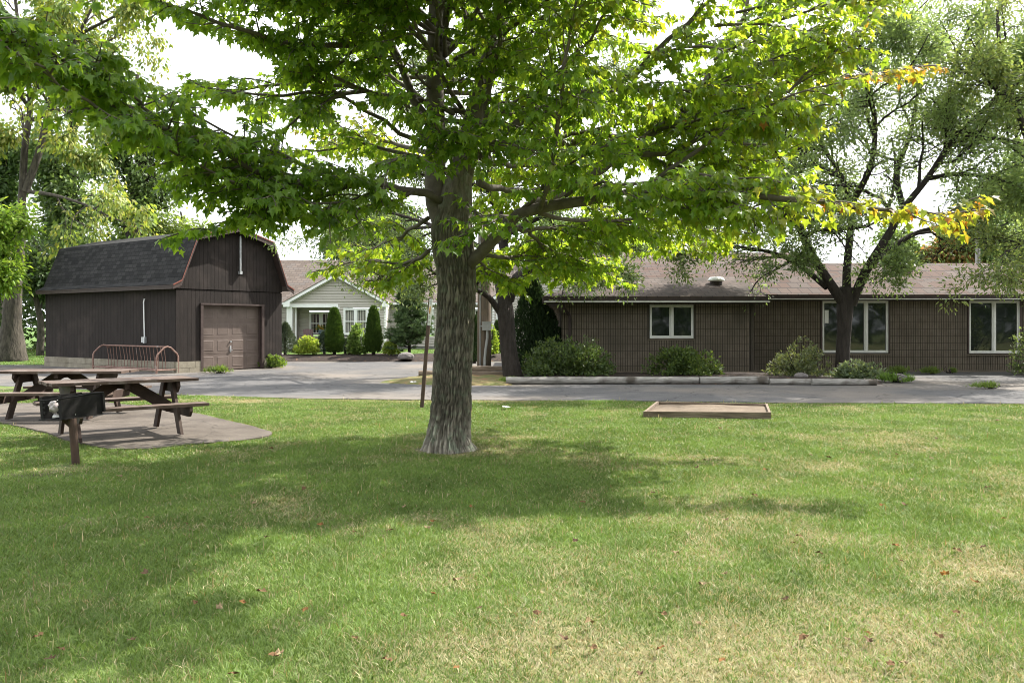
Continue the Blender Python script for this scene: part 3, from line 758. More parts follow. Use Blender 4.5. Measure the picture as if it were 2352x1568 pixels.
zb, zev, zap = 0.42, Z(694, YH), Z(630, YH)
slope = (zap - zev) / (xap - X(657, YH))
def gtop(z): 
    if z < zev + 0.1: return (xa, xb)
    d = (zap - z - 0.02) / slope; return (max(xa, xap-d), min(xb, xap+d))
porch = (X(671, YH), X(777, YH), 0, Z(706, YH))
w2 = (X(789, YH), X(872, YH), Z(769, YH), Z(707, YH))
mb = MB(); laps(mb, xa, xb, zb, zap, YH, gtop, [porch, w2])
part(mb, "gable_wall", m_siding, house)
YP = YH + 1.9; YR = YH + 1.6
w1 = (X(711, YP), X(790, YP), Z(769, YP), Z(716, YP))
mb = MB(); laps(mb, xa+.02, porch[1]+0.4, zb, 2.5, YP, None, [w1])
for z in np.arange(zb, 2.5, .115):
    mb.poly([(xa+.12, YH+.1, z), (xa+.12, YP, z), (xa+.105, YP, z+.115), (xa+.105, YH+.1, z+.115)]) if False else None
mb.bb(porch[1]-.02, porch[1]+.1, YH+.03, YP, zb, 2.5); mb.bb(xa-.6, xa+.05, YP-.3, YP, zb, 2.5)
part(mb, "porch_wall", m_siding, house)
mb = MB(); mb.bb(xa, porch[1]+.1, YH+.02, YP, Z(704, YH)-.02, Z(704, YH)+.03); part(mb, "porch_ceiling", m_whitetrim, house)
mb = MB(); mb.bb(xa, porch[1]+.1, YH-.1, YP, 0.2, 0.36); part(mb, "porch_slab", m_found, house)
mb = MB(); mb.bb(xa, porch[1], YH-.05, YH+.1, Z(706, YH), Z(698, YH)); mb.bb(xa, X(671, YH), YH-.051, YH+.11, 0.36, Z(706, YH)); mb.bb(X(674, YH), X(677, YH), YH+.3, YH+.4, .36, Z(706, YH)); mb.bb(porch[1]-.03, porch[1]+.07, YH-.03, YH+.03, .4, Z(705, YH))
part(mb, "porch_trim", m_whitetrim, house)
mb = MB(); mb.bb(X(882, YH), X(886.5, YH), YH-.035, YH+.1, zb, zev-.05)
xt0, xt1 = X(655, YH), X(893, YH)
for xe, sgn in ((xt0, 1), (xt1, -1)):
    a = np.array((xe, YH-.3, zev)); b = np.array((xap, YH-.3, zap+.05))
    mb.prism([a, b, b+(0, 0, -.2), a+(0, 0, -.2)], (0, .04, 0)); mb.prism([a+(0, 0, -.2), b+(0, 0, -.2), b+(0, .28, -.2), a+(0, .28, -.2)], (0, 0, .02))
    mb.bb(xe-.02*sgn, xe+.3*sgn, YH-.31, YH+.0, zev-.24, zev-.0)
mb.bb(xt1, X(1136, YR), YR-.42, YR-.3, zev-.09, zev+.03); mb.bb(xt1, X(1136, YR), YR-.3, YR-.02, zev-.11, zev-.08)
mb.bb(xt0-2.5, xt0, YR-.42, YR-.3, zev-.09, zev+.03)
mb.bb(xa-.03, xa+.03, YH-.12, YH-.05, .3, zev-.25)
part(mb, "white_trim", m_whitetrim, house)
mb = MB(); w3 = (X(1040, YR), X(1110, YR), Z(768, YR), Z(709, YR)); w4 = (X(1010, YR), X(985, YR), 0, 0)
w3b = (X(966, YR), X(996, YR), Z(768, YR), Z(709, YR))
laps(mb, xb, X(1140, YR), zb, zev, YR, None, [w3, w3b])
part(mb, "set_back_wall", m_siding, house)
mb = MB(); laps(mb, xa-6, xa, zb, zev, YR); part(mb, "side_wing_wall", m_siding, house)
part(MB().bb(xb-.03, xb+.0, YH+.02, YR, zb, zev), "gable_return_wall", m_siding, house)
# second gable, right
YG = 41.4
g2 = X(1261, YG); z2 = Z(614, YG); e2 = Z(686, YG); s2 = (z2-e2)/(g2-X(1126, YG)); ga, gb = X(1131, YG), X(1391, YG)
w5 = (X(1140, YG), X(1172, YG), Z(775, YG), Z(709, YG))
p2 = (X(1230, YG), X(1293, YG), 0, Z(703, YG))
def gtop2(z):
    if z < e2+.1: return (ga, gb)
    d = (z2-z-.02)/s2; return (max(ga, g2-d), min(gb, g2+d))
mb = MB(); laps(mb, ga, gb, zb, z2, YG, gtop2, [w5, p2]); mb.bb(p2[0]-.2, p2[1]+.2, YG+1.2, YG+1.3, zb, 2.6); mb.bb(ga-.0, ga+.03, YG+.02, YR, zb, e2)
part(mb, "right_gable_wall", m_siding, house)
mb = MB()
for xe, sgn in ((X(1124, YG), 1), (X(1398, YG), -1)):
    a = np.array((xe, YG-.3, e2)); b = np.array((g2, YG-.3, z2+.05)); mb.prism([a, b, b+(0, 0, -.18), a+(0, 0, -.18)], (0, .04, 0)); mb.bb(xe, xe+.25*sgn, YG-.3, YG-.0, e2-.22, e2)
mb.bb(ga, ga+.1, YG-.035, YG+.1, zb, e2-.05); mb.bb(p2[0], p2[1]+.03, YG-.04, YG+.03, p2[3]-.0, p2[3]+.1); mb.bb(p2[1]-.05, p2[1]+.05, YG-.041, YG+.03, .36, p2[3])
part(mb, "right_gable_trim", m_whitetrim, house)
mb = MB(); mb.bb(xa-6, xb, YH-.0+.02, YH+.3, 0.1, zb-.003); mb.bb(xb, ga, YR+.02, YR+.3, .1, zb-.003); mb.bb(ga, gb, YG+.02, YG+.3, .1, zb-.003); mb.bb(xa-6, xa-.1, YH+.3, YR+.3, .1, zb-.003)
part(mb, "foundation", m_found, house)
# roofs
zrg, Yr = Z(597, 47.5), 47.5
mb = MB(); pe = (zrg-(zev+.04))/(Yr-(YR-.42))
slab_roof(mb, [(xa-7, YR-.42, zev+.04), (gb+8, YR-.42, zev+.04), (gb+8, Yr, zrg), (xa-7, Yr, zrg)]); slab_roof(mb, [(xa-7, Yr, zrg), (gb+8, Yr, zrg), (gb+8, 53, zev), (xa-7, 53, zev)])
part(mb, "main_roof", m_roofH, house, uvfn=uv_xz)
def valley(Yf, xap_, zap_, xe, ze_):
    yb_ap = YR-.42 + (zap_-(zev+.04))/pe; yb_e = YR-.42
    mb = MB()
    for x_e in xe: slab_roof(mb, [(x_e, Yf-.33, ze_+.02), (xap_, Yf-.33, zap_+.07), (xap_, yb_ap+.1, zap_+.07), (x_e, max(yb_e, Yf), ze_+.02)])
    part(mb, "gable_roof", m_roofH, house, uvfn=lambda V, fi: np.stack([V[:, 1], V[:, 0]*1.15], -1))
valley(YH, xap, zap, (xt0, xt1), zev); valley(YG, g2, z2, (X(1124, YG), X(1398, YG)), e2)
def house_win(r, Y, n, blind_open=0.75):
    f = casement(house, r, Y-.02, n, frame=m_whitetrim, glass=m_glass2, fw=0.075, rail=True)
    mb = MB(); x0, x1, z0, z1 = r; k = int((x1-x0)/0.085)
    for q in range(k):
        x = x0+.05+q*.085
        if random.random() < blind_open: mb.box((x+.03, Y+.07, (z0+z1)/2), (.027, .002, (z1-z0)/2-.04))
    part(mb, "blind", m_blind, f)
    part(MB().bb(x0+.01, x1-.01, Y+.22, Y+.24, z0, z1), "unlit_room_panel", m_barndark, f)  # near-black panel stands in for the unlit room behind the blinds
house_win(w2, YH, 3); house_win(w1, YP, 3); house_win(w3, YR, 2); house_win(w3b, YR, 1); house_win(w5, YG, 1, 0.95)
t = thing("porch_chair", "pink slatted garden chair on the house porch", "chair", (X(700, YH+.9), YH+.9, .36))
cx0 = X(693, YH+.9); mb = MB()
for q in range(6): mb.box((cx0+.05+q*.085, YH+1.25, .36+.62), (.036, .015, .33 + .05*math.sin(math.pi*(q+.5)/6)), ((1, 0, 0), (0, .95, .3), (0, -.3, .95)))
part(mb, "backrest", m_pink, t)
mb = MB(); mb.box((cx0+.26, YH+.9, .36+.33), (.27, .3, .02)); part(mb, "seat", m_pink, t)
for q in (-.02, .54): part(MB().box((cx0+q, YH+.85, .36+.55), (.05, .35, .015)), "arm", m_pink, t)
for q in (0, .52):
    for y in (.6, 1.15): part(MB().box((cx0+q, YH+y, .36+.27), (.025, .03, .27)), "leg", m_pink, t)
tx = X(737, YH+.8)
t = thing("patio_table", "dark wire patio table on the house porch", "table", (tx, YH+.8, .36))
mb = MB(); mb.tube([(tx, YH+.8, 1.06), (tx, YH+.8, 1.09)], [.45, .45], 20); part(mb, "table_top", m_iron, t)
for q in range(4):
    a = q*math.pi/2+.6; part(MB().tube([(tx+.1*math.cos(a), YH+.8+.1*math.sin(a), 1.06), (tx+.16*math.cos(a), YH+.8+.16*math.sin(a), .7), (tx+.38*math.cos(a), YH+.8+.38*math.sin(a), .37)], .016, 6), "leg", m_iron, t)
flowerpot_at = (tx-.02, YH+.75, 1.092)
# ------------------------------------------------------------------ small objects
def blob(mb, c, r, n=18, amp=0.15, fr=2.0, seed=0, flat=None, col=None, mi=0):
    c = np.asarray(c, float); r = np.asarray(r, float)
    th = np.linspace(0.02, math.pi-0.02, n); ph = np.linspace(0, 2*math.pi, 2*n, endpoint=False)
    T, H = np.meshgrid(th, ph, indexing='ij')
    d = np.stack([np.sin(T)*np.cos(H), np.sin(T)*np.sin(H), np.cos(T)], -1)
    k = 1 + amp*2*(fbm(d[..., 0]*fr+seed, d[..., 1]*fr+7, d[..., 2]*fr+seed*0.3, 4)-0.47)
    V = d*r*k[..., None]
    if flat is not None: V[..., 2] = np.maximum(V[..., 2], flat)
    a, b = T.shape
    i, j = np.meshgrid(np.arange(a-1), np.arange(b), indexing='ij'); j2 = (j+1) % b
    mb.add((V+c).reshape(-1, 3), np.stack([i*b+j, (i+1)*b+j, (i+1)*b+j2, i*b+j2], -1).reshape(-1, 4), col, mi)

# picnic tables (built once at the origin, then copied)
def make_table():
    t = thing("picnic_table", "", "picnic table", (0, 0, 0), "picnic tables on the worn slab")
    L = 0.94; e = 0.002
    mb = MB()
    for q, y in enumerate((-.285, -.095, .095, .285)):
        o = (.012, -.01, .006, -.004)[q]
        mb.box((o, y, .74), (L, .09, .02)); 
    part(mb, "table_top", m_greyplank, t)
    for s in (-1, 1):
        mb = MB(); mb.box((.01*s, s*.735, .42), (L, .13, .02)); part(mb, "bench", m_greyplank, t)
    for x in (-.64, .64):
        si = 1 if x > 0 else -1
        for s in (-1, 1):
            mb = MB(); a = np.array((x-.021*si*s*0, s*.55, 0.0)); b = np.array((x, s*.17, .715))
            mb.prism([a+(-.02, -.075, 0), a+(-.02, .075, 0), b+(-.02, .07, 0), b+(-.02, -.07, 0)], (.04, 0, 0))
            part(mb, "leg", m_brownwood, t)
        xo = x + .043*si
        mb = MB(); mb.prism([(xo-.02, -.34, .718), (xo-.02, -.36, .65), (xo-.02, -.27, .56), (xo-.02, .27, .56), (xo-.02, .36, .65), (xo-.02, .34, .718)], (.04, 0, 0)); part(mb, "top_cleat", m_brownwood, t)
        mb = MB(); mb.prism([(xo-.02, -.86, .398), (xo-.02, -.87, .34), (xo-.02, -.8, .26), (xo-.02, .8, .26), (xo-.02, .87, .34), (xo-.02, .86, .398)], (.04, 0, 0)); part(mb, "bench_support", m_brownwood, t)
        mb = MB(); mb.prism([(.03*si, -.02, .715), (.21*si, -.02, .715), (.70*si, -.02, .40), (.70*si, -.02, .27), (.62*si, -.02, .27), (.03*si, -.02, .64)], (0, .04, 0)); part(mb, "brace", m_brownwood, t)
    part(MB().bb(-.03, .03, -.33, .33, .64, .718), "centre_cleat", m_brownwood, t)
    return t
tb = make_table()
tb['label'] = "weathered brown picnic table directly behind the grill on the worn slab"
tb.location = (-5.47, 11.6, 0.03); tb.rotation_euler = (0, 0, math.atan2(.64, .77))
def copy_tree(o, parent=None):
    c = o.copy(); COL.objects.link(c); c.parent = parent
    for ch in list(o.children): copy_tree(ch, c)
    return c
tb2 = copy_tree(tb)
tb2['label'] = "greyer picnic table cut by the left edge of the photo, behind the other table"
tb2.location = (-7.5, 13.97, 0.03); tb2.rotation_euler = (0, 0, math.radians(1.5))
for ch in tb2.children:
    if ch.name.split('.')[0] in ("table_top", "bench"):
        ch.scale = (1.13, 1, 1)

# charcoal grill
gp = np.array((X(174, 9.35), 9.35, 0.0))
grill = thing("charcoal_grill", "blackened iron park grill on a leaning post with litter in its firebox", "grill", gp)
e1 = np.array((.50, .866, 0)); e2 = np.array((-.866, .50, 0)); e2 = e2/np.linalg.norm(e2)
Nc = gp + np.array((-.045, -.10, .50))
mb = MB(); mb.tube([gp+(0, 0, -.1), gp+(0, 0, .50)], .043, 14); part(mb, "post", m_signpost, grill)
hb, wb_, lb = .265, .36, .47
mb = MB(); mb.prism([Nc-e1*.06-e2*.02, Nc+e1*lb-e2*.02, Nc+e1*lb+e2*(wb_+.02), Nc-e1*.06+e2*(wb_+.02)], (0, 0, .012)); part(mb, "floor_plate", m_iron, grill)
for k, lab in ((0, "side plate with a rusty lower patch"), (wb_, None)):
    mb = MB(); o = Nc + e2*k
    mb.prism([o+UP*.012, o+e1*lb+UP*.012, o+e1*lb+UP*hb, o+UP*hb], e2*.006)
    # notched flange at the open end
    mb.prism([o-e1*.012+UP*.012, o+UP*.012, o+UP*hb, o-e1*.012+UP*hb], e2*.055)
    part(mb, "side_plate", m_iron, grill)
    for z in (.07, .13, .19): mb = MB(); mb.prism([o+e2*(.055 if k == 0 else -.04)+UP*z, o+e2*(.095 if k == 0 else -.002)+UP*(z-.0), o+e2*(.095 if k == 0 else -.002)+UP*(z+.022), o+e2*(.055 if k == 0 else -.04)+UP*(z+.03)], -e1*.01); part(mb, "grate_hook", m_iron, grill)
mb = MB(); o = Nc+e1*(lb-.006); mb.prism([o+e2*.008+UP*.012, o+e2*(wb_-.003)+UP*.012, o+e2*(wb_-.003)+UP*(hb*.97), o+e2*.008+UP*(hb*.97)], e1*.006)
mb.prism([o+e1*.008-e2*.03+UP*.03, o+e1*.03-e2*.03+UP*.03, o+e1*.03-e2*.03+UP*.24, o+e1*.008-e2*.03+UP*.24], e2*.05)
part(mb, "back_plate", m_iron, grill)
mb = MB(); mb.tube([Nc+np.array((-.34, .05, .225)), Nc+np.array((0, -.01, .235)), Nc+np.array((.2, .0, .25)), Nc+np.array((.32, .03, .265)), Nc+np.array((.44, .06, .265))], [.008, .008, .008, .014, .010], 8); part(mb, "grate_rod", m_iron, grill)
mb = MB(); mb.prism([gp+(.0, -.012, .36), gp+(-.12, -.012, .49), gp+(.0, -.012, .49)], (0, .02, 0)); part(mb, "bracket", m_signpost, grill)
grill.rotation_euler = (0, math.radians(-4.5), 0)
bag = MB(); c0 = Nc + e1*.05 + e2*.19 + UP*.12
blob(bag, (0, 0, 0), (.105, .10, .085), 26, .42, 3.2, 3); 
o = bag.build("plastic_bag", m_bag, smooth=True); o.location = c0 + np.array((-.02, 0, 0)); tag(o, "crumpled translucent plastic bag stuffed inside the open grill", "bag")
tr = MB(); tr.prism([(-.13, -.11, 0), (.10, -.12, 0), (.13, .1, .0), (-.11, .12, 0)], (0, 0, .018)); 
o = tr.build("foam_tray", m_white); o.location = Nc + e1*.1 + e2*.19 + UP*.03; o.rotation_euler = (math.radians(4), math.radians(-5), .5); tag(o, "flat white foam tray lying under the bag in the grill", "tray")

# bicycle rack beside the shed
rk0 = np.array((X(383, 26.3), 26.35, 0.02)); rd = np.array((-.80, .60, 0)); rn = np.array((.60, .80, 0)); RL = 4.0
rack = thing("bicycle_rack", "rusty brown tube bicycle rack with hooped ends against the dark shed wall", "bicycle rack", rk0)
hp = [(-.37, 0), (-.37, .50), (-.33, .60), (-.12, .80), (.0, .84), (.12, .80), (.33, .60), (.37, .50), (.37, 0)]
for q in (0, RL):
    mb = MB(); mb.tube([rk0+rd*q+rn*p[0]+UP*p[1] for p in hp], .028, 9); part(mb, "end_hoop", m_rust, rack)
    mb = MB(); mb.tube([rk0+rd*q+rn*-.37+UP*.1, rk0+rd*q+rn*.37+UP*.1], .02, 8); part(mb, "end_rail", m_rust, rack)
part(MB().tube([rk0+UP*.83, rk0+rd*RL+UP*.83], .026, 9), "top_rail", m_rust, rack)
for k in (-.37, .06, .37): part(MB().tube([rk0+rn*k+UP*.1, rk0+rd*RL+rn*k+UP*.1], .022, 8), "bottom_rail", m_rust, rack)
for q in range(18):
    s = .2 + q*(RL-.4)/17
    b = .012*math.sin(q*5.1)
    part(MB().tube([rk0+rd*s+rn*.0+UP*.83, rk0+rd*(s+b*3)+rn*.05+UP*.46, rk0+rd*(s+b)+rn*.06+UP*.1], .011, 6), "spindle", m_rust, rack)

# marker sign
sp = G(969, 935); lean = np.array((X(989, sp[1]) - sp[0] , 0, Z(684, sp[1])))
up_ = lean/np.linalg.norm(lean); rt = np.array((up_[2], 0, -up_[0]))
rt = np.array((math.cos(.35), math.sin(.35)*-1.0, 0)); rt = rt - up_*np.dot(rt, up_); rt /= np.linalg.norm(rt); fn = np.cross(rt, up_)
sign = thing("marker_sign", "slim leaning brown marker post carrying a narrow white sign", "sign", sp)
mb = MB(); Ls = np.linalg.norm(lean); mb.box(sp+up_*(Ls/2-.15), (.035, .012, Ls/2+.15), (rt, fn, up_)); part(mb, "post", m_signpost, sign)
mb = MB(); pc = sp + up_*(Ls-.27) + rt*.022 + fn*.0165
out = []
hw, hh, rr = .034, .25, .012
for cx_, cy_, a0 in ((hw-rr, hh-rr, 0), (-hw+rr, hh-rr, 90), (-hw+rr, -hh+rr, 180), (hw-rr, -hh+rr, 270)):
    for q in range(4):
        a = math.radians(a0+q*30); out.append(pc + rt*(cx_+rr*math.cos(a)) + up_*(cy_+rr*math.sin(a)))
if np.dot(fn, (0, -1, 0)) < 0: fn = -fn
pc = sp + up_*(Ls-.27) + rt*.022 + fn*.0165
mb.prism(out, fn*.003)
plate = part(mb, "sign_plate", m_white, sign)
mb = MB()
def mark(u0, u1, v0, v1): mb.box(pc+fn*.0185+rt*(u0+u1)/2+up_*(v0+v1)/2 + fn*.003, (abs(u1-u0)/2, .0008, abs(v1-v0)/2), (rt, fn, up_))
for v in (.235, -.236): mark(-.025, .025, v-.002, v+.002)
r2 = random.Random(3)
for v, w, h in ((.205, .02, .011), (.185, .02, .011), (.163, .02, .008), (.147, .017, .006), (-.07, .016, .008), (-.085, .02, .007), (-.102, .021, .007), (-.118, .02, .006), (-.134, .02, .005)):
    u = -w
    while u < w:
        d = r2.uniform(.003, .006); mark(u, min(u+d, w), v-h/2, v+h/2); u += d + .0016
mark(-.02, -.012, -.185, -.15); mark(-.022, -.008, -.19, -.183); mark(-.004, .012, -.182, -.176); mark(.012, .016, -.19, -.16)
for v in (-.2, -.212): mark(-.022, -.012, v, v+.006); mark(-.006, .002, v, v+.006); mark(.008, .018, v, v+.006)
part(mb, "lettering", m_black, plate)
def ellipse(cu, cv, a, b, n=24): return [pc+fn*.0192+rt*(cu+a*math.cos(2*math.pi*q/n))+up_*(cv+b*math.sin(2*math.pi*q/n)) for q in range(n)]
mb = MB(); mb.prism(ellipse(0, .045, .0135, .078), fn*.0012); part(mb, "orange_emblem", m_orange, plate)
mb = MB(); mb.prism([p+fn*.0013 for p in ellipse(0, .012, .0085, .012)], fn*.0006); mb.prism([pc+fn*.0205+rt*-.009+up_*-.018, pc+fn*.0205+rt*.009+up_*-.018, pc+fn*.0205+up_*-.045], fn*.0006); part(mb, "emblem_core", m_black, plate)

# sandbox
c = sandbox_c
sb = thing("sandbox", "shallow timber framed sandbox set in the sunny lawn", "sandbox", (*((c[0]+c[2])/2)[:2], 0))
tk, hgt = .04, .105
ctr = sum(c)/4
def inset(p, k): return p + (ctr-p)/np.linalg.norm(ctr-p)*k
for q in range(4):
    a, b = c[q], c[(q+1) % 4]
    d = (b-a)/np.linalg.norm(b-a); n = np.array((-d[1], d[0], 0)); 
    if np.dot(n, ctr-a) < 0: n = -n
    aa, bb_ = (a, b) if q % 2 == 0 else (a+d*tk*1.02, b-d*tk*1.02)
    mb = MB(); mb.prism([aa-UP*.03, bb_-UP*.03, bb_+UP*(hgt+.01*(q == 2)), aa+UP*(hgt+.02*(q == 3))], n*tk); part(mb, "side_board", m_oldwood, sb)
mb = MB(); nn = 24; V = []
for i_ in range(nn):
    for j_ in range(nn):
        u, v = i_/(nn-1), j_/(nn-1)
        p = lerp(lerp(c[0], c[1], u), lerp(c[3], c[2], u), v); p = ctr+(p-ctr)*.975
        V.append((p[0], p[1], .035 + .05*fbm(p[0]*2.2, p[1]*2.2, 3) + .05*max(0, v-.6)*math.sin(u*3)))
ii, jj = np.meshgrid(np.arange(nn-1), np.arange(nn-1), indexing='ij')
mb.add(V, np.stack([ii*nn+jj, (ii+1)*nn+jj, (ii+1)*nn+jj+1, ii*nn+jj+1], -1).reshape(-1, 4)); part(mb, "sand_fill", m_sand, sb, smooth=True)

# landscape logs along the road
def log(name, a, b, r, label, cat="log", group=None, mat=m_log, seed=0, rough=.15, n=14, sq=0.0):
    a, b = np.asarray(a, float), np.asarray(b, float); L = np.linalg.norm(b-a); m = max(8, int(L/.15)); d = (b-a)/L
    sx = np.array((-d[1], d[0], 0)); mb = MB(); al = np.linspace(0, 2*np.pi, n, endpoint=False)
    rings = []
    for k in range(m+1):
        p = a + d*L*k/m
        ca, sa = np.cos(al), np.sin(al)
        k4 = 1.0/np.maximum(np.abs(ca), np.abs(sa))**sq
        rad = r*k4*(1 + rough*2*(fbm(ca*1.3+seed, sa*1.3, k*.22+seed, 3)-.45))
        rings.append(p + sx*(ca*rad)[:, None] + UP*((sa*rad)[:, None]))
    R = np.array(rings)
    i, j = np.meshgrid(np.arange(m), np.arange(n), indexing='ij'); j2 = (j+1) % n
    mb.add(R.reshape(-1, 3), np.stack([i*n+j, (i+1)*n+j, (i+1)*n+j2, i*n+j2], -1).reshape(-1, 4))
    mb.F.append((np.array([np.arange(n)]), 0)); mb.F.append((np.array([np.arange(n)[::-1] + m*n]), 0))
    at = (a+b)/2; mb.V = [v-at for v in mb.V]
    o = mb.build(name, mat, smooth=False); o.location = at
    me = o.data
    return tag(o, label, cat, group)
def GX(px, Y, z): return np.array((X(px, Y), Y, z))
gl = "logs edging the planting bed"
log("landscape_log", GX(1162, 21.6, .10), GX(1604, 21.7, .10), .098, "longest pale edging log, in front of the big dark shrub", group=gl, seed=1)
log("landscape_log", GX(1607, 21.65, .10), GX(1764, 21.6, .105), .108, "short thick edging log at the middle joint of the log row", group=gl, seed=4)
log("landscape_log", GX(1768, 21.45, .075), GX(1866, 21.4, .075), .082, "darker split edging log below the loose grey-green shrub", group=gl, seed=8, rough=.16)
log("landscape_log", GX(1864, 21.3, .08), GX(2012, 21.25, .08), .088, "lower pale edging log ending at the open parking area", group=gl, seed=11)
gt_ = "old timbers stacked by the utility pole"
log("old_timber", GX(962, 24.4, .13), GX(1175, 24.35, .10), .085, "lower grey split timber running past the maple trunk to the pole", "timber", gt_, m_oldwood, 3, .2, 12, .5)
log("old_timber", GX(1040, 24.5, .27), GX(1172, 24.45, .26), .075, "upper rotting timber stacked at the foot of the utility pole", "timber", gt_, m_oldwood, 6, .25, 12, .5)

# utility pole
pp = np.array((X(1112, 26.2), 26.2, 0))
pole = thing("utility_pole", "thick brown wooden utility pole with grey conduit behind the maple trunk", "pole", pp)
mb = MB(); mb.tube([pp+UP*-.1, pp+UP*1.5, pp+UP*3.2, pp+UP*5.2], [.225, .215, .20, .18], 24); part(mb, "shaft", m_pole, pole, smooth=True)
mb = MB(); bx = pp + np.array((X(1117, 26)-X(1112, 26.0)+.02, -.27, Z(749, 26))); mb.box(bx, (.14, .07, .13)); mb.box(bx+UP*.135, (.15, .08, .012)); mb.tube([bx+(-.14, 0, .0), bx+(-.2, 0, 0)], .02, 8); part(mb, "meter_box", m_greybox, pole)
mb = MB(); mb.tube([bx+(.02, 0, -.13), bx+(.02, .0, -.35), bx+(-.03, .0, -.7), bx+(-.06, .0, -1.0), bx+(-.06, 0, -1.5)], .042, 10); part(mb, "conduit", m_greybox, pole)
mb = MB(); mb.tube([pp+(-.12, -.2, 0), pp+(-.12, -.2, 5)], .014, 6); part(mb, "ground_wire", m_metal, pole)

# rocks, litter
def rock(name, c, r, label, seed, amp=.22, cat="rock"):
    mb = MB(); blob(mb, (0, 0, 0), r, 20, amp, 1.7, seed, flat=-r[2]*.35); o = mb.build(name, m_stone, smooth=True); o.location = c; return tag(o, label, cat)
rock("boulder", (X(932, 34.9), 34.9, .20), (.36, .28, .21), "rounded grey boulder at the edge of the dark mulch bed", 5)
o = rock("flat_stone", (X(634, 35.0), 35.0, .24), (.34, .2, .10), "flat pale stone slab tilted on the mulch near the shed", 9); o.rotation_euler = (0, math.radians(-16), .2)
rock("field_stone", (X(1840, 23.0), 23.0, .13), (.2, .15, .10), "small pale stone behind the edging logs", 12)
rock("field_stone", (X(2075, 22.0), 22.3, .10), (.28, .2, .14), "brown stone among weeds at the end of the logs", 15)
def scrap(px, py, s, label, seed):
    g = G(px, py); mb = MB(); q = 7
    V = [(s*(i_/(q-1)-.5)*2, s*.7*(j_/(q-1)-.5)*2, .03+.06*fbm(i_*.8+seed, j_*.8, seed, 3)) for i_ in range(q) for j_ in range(q)]
    ii, jj = np.meshgrid(np.arange(q-1), np.arange(q-1), indexing='ij')
    mb.add(V, np.stack([ii*q+jj, (ii+1)*q+jj, (ii+1)*q+jj+1, ii*q+jj+1], -1).reshape(-1, 4)); o = mb.build("paper_scrap", m_white); o.location = g; o.rotation_euler = (0, 0, seed)
    return tag(o, label, "litter", "paper scraps")
scrap(1163, 941, .075, "crumpled white paper scrap in the grass right of the maple trunk", 2)
scrap(948, 881, .11, "white paper scrap at the far road edge by the sign post", 5)
statue = thing("garden_lantern", "small pale stone garden lantern on the mulch between the pole and the dark tree", "ornament", (X(1329, 37)*0+X(1325-1325+1187, 36.5), 36.5, .2))
sx_ = X(1187, 36.5); mb = MB(); mb.tube([(sx_, 36.5, .2), (sx_, 36.5, .42)], [.16, .11], 10); part(mb, "base", m_stone, statue)
mb = MB(); mb.tube([(sx_, 36.5, .42), (sx_, 36.5, .52)], [.09, .09], 8); mb.tube([(sx_, 36.5, .52), (sx_, 36.5, .56), (sx_, 36.5, .68)], [.15, .15, .04], 10); part(mb, "roof", m_stone, statue)

# fallen maple leaves
LEAF = np.array([(0, 0), (.30, -.06), (.26, .16), (.52, .42), (.22, .46), (0, 1.0), (-.22, .46), (-.52, .42), (-.26, .16), (-.30, -.06), (0, .34)])
LEAFF = np.array([(10, 0, 1), (10, 1, 2), (10, 2, 3), (10, 3, 4), (10, 4, 5), (10, 5, 6), (10, 6, 7), (10, 7, 8), (10, 8, 9), (10, 9, 0)])
fl_l = [(675,330),(855,358),(1168,262),(1475,362),(1225,422),(1628,395),(1790,392),(1960,378),(1990,347),(668,585),(1203,672),(895,725),(1010,745),(1112,722),(608,900),(275,938),(1850,785),(2105,620),(1990,685),(2205,750),(1630,885),(1255,970),(1280,962),(2095,1025),(235,990),(1775,990),(1070,1060),(1860,280),(2165,280),(1245,8),(175,880),(1395,195),(545,140),(1400,760)]
fl_r = [(850,98),(885,62),(1155,18),(1370,38),(1520,12),(1608,30),(1768,38),(1455,52),(1927,55),(590,168),(645,215),(1115,227),(325,260),(1045,240),(1700,272),(1800,272),(2185,190),(635,335),(978,342),(1165,108),(290,438),(1320,415),(1290,448),(755,495),(1760,462),(2165,468),(2045,482),(1785,532),(975,592),(2125,630),(1258,707),(690,775),(115,775),(850,820),(685,940),(235,895),(365,932),(1340,890),(1540,895),(1640,868),(1635,902),(1955,875),(1735,1010),(1795,1005),(963,993),(590,1055),(1410,495),(2050,770),(880,640),(2260,335),(1050,120)]
spots = [(x*.5, 1028+y*.5) for x, y in fl_l] + [(1176+x*.5, 1028+y*.5) for x, y in fl_r]
spots += [(1655, 986), (2290, 968), (1990, 1004), (622, 1033), (2150, 1010), (1322, 968), (1270, 962)]
protos = []
for v in range(5):
    r = np.random.default_rng(40+v); mb = MB(); P2 = LEAF - (0, .4)
    curl = r.uniform(1.2, 3.2); zz = .28*np.abs(P2[:, 0])**1.3*curl*.6 + .22*r.standard_normal(len(P2))*.6 + .35*np.clip(P2[:, 1], 0, 1)**2*r.uniform(-.5, 1.3) + .18
    xx = P2[:, 0]*np.cos(np.abs(P2[:, 0])*curl*.5)
    c_ = np.array([(1.0, 1.0, 1.0), (.75, .7, .7), (1.25, 1.45, 1.6), (1.1, .9, .7), (.6, .6, .7)][v])
    mb.add(np.stack([xx, P2[:, 1], zz], -1), LEAFF, c_*r.uniform(.85, 1.1, (len(P2), 1)))
    protos.append(mb.mesh("fallen_leaf", m_fallen))
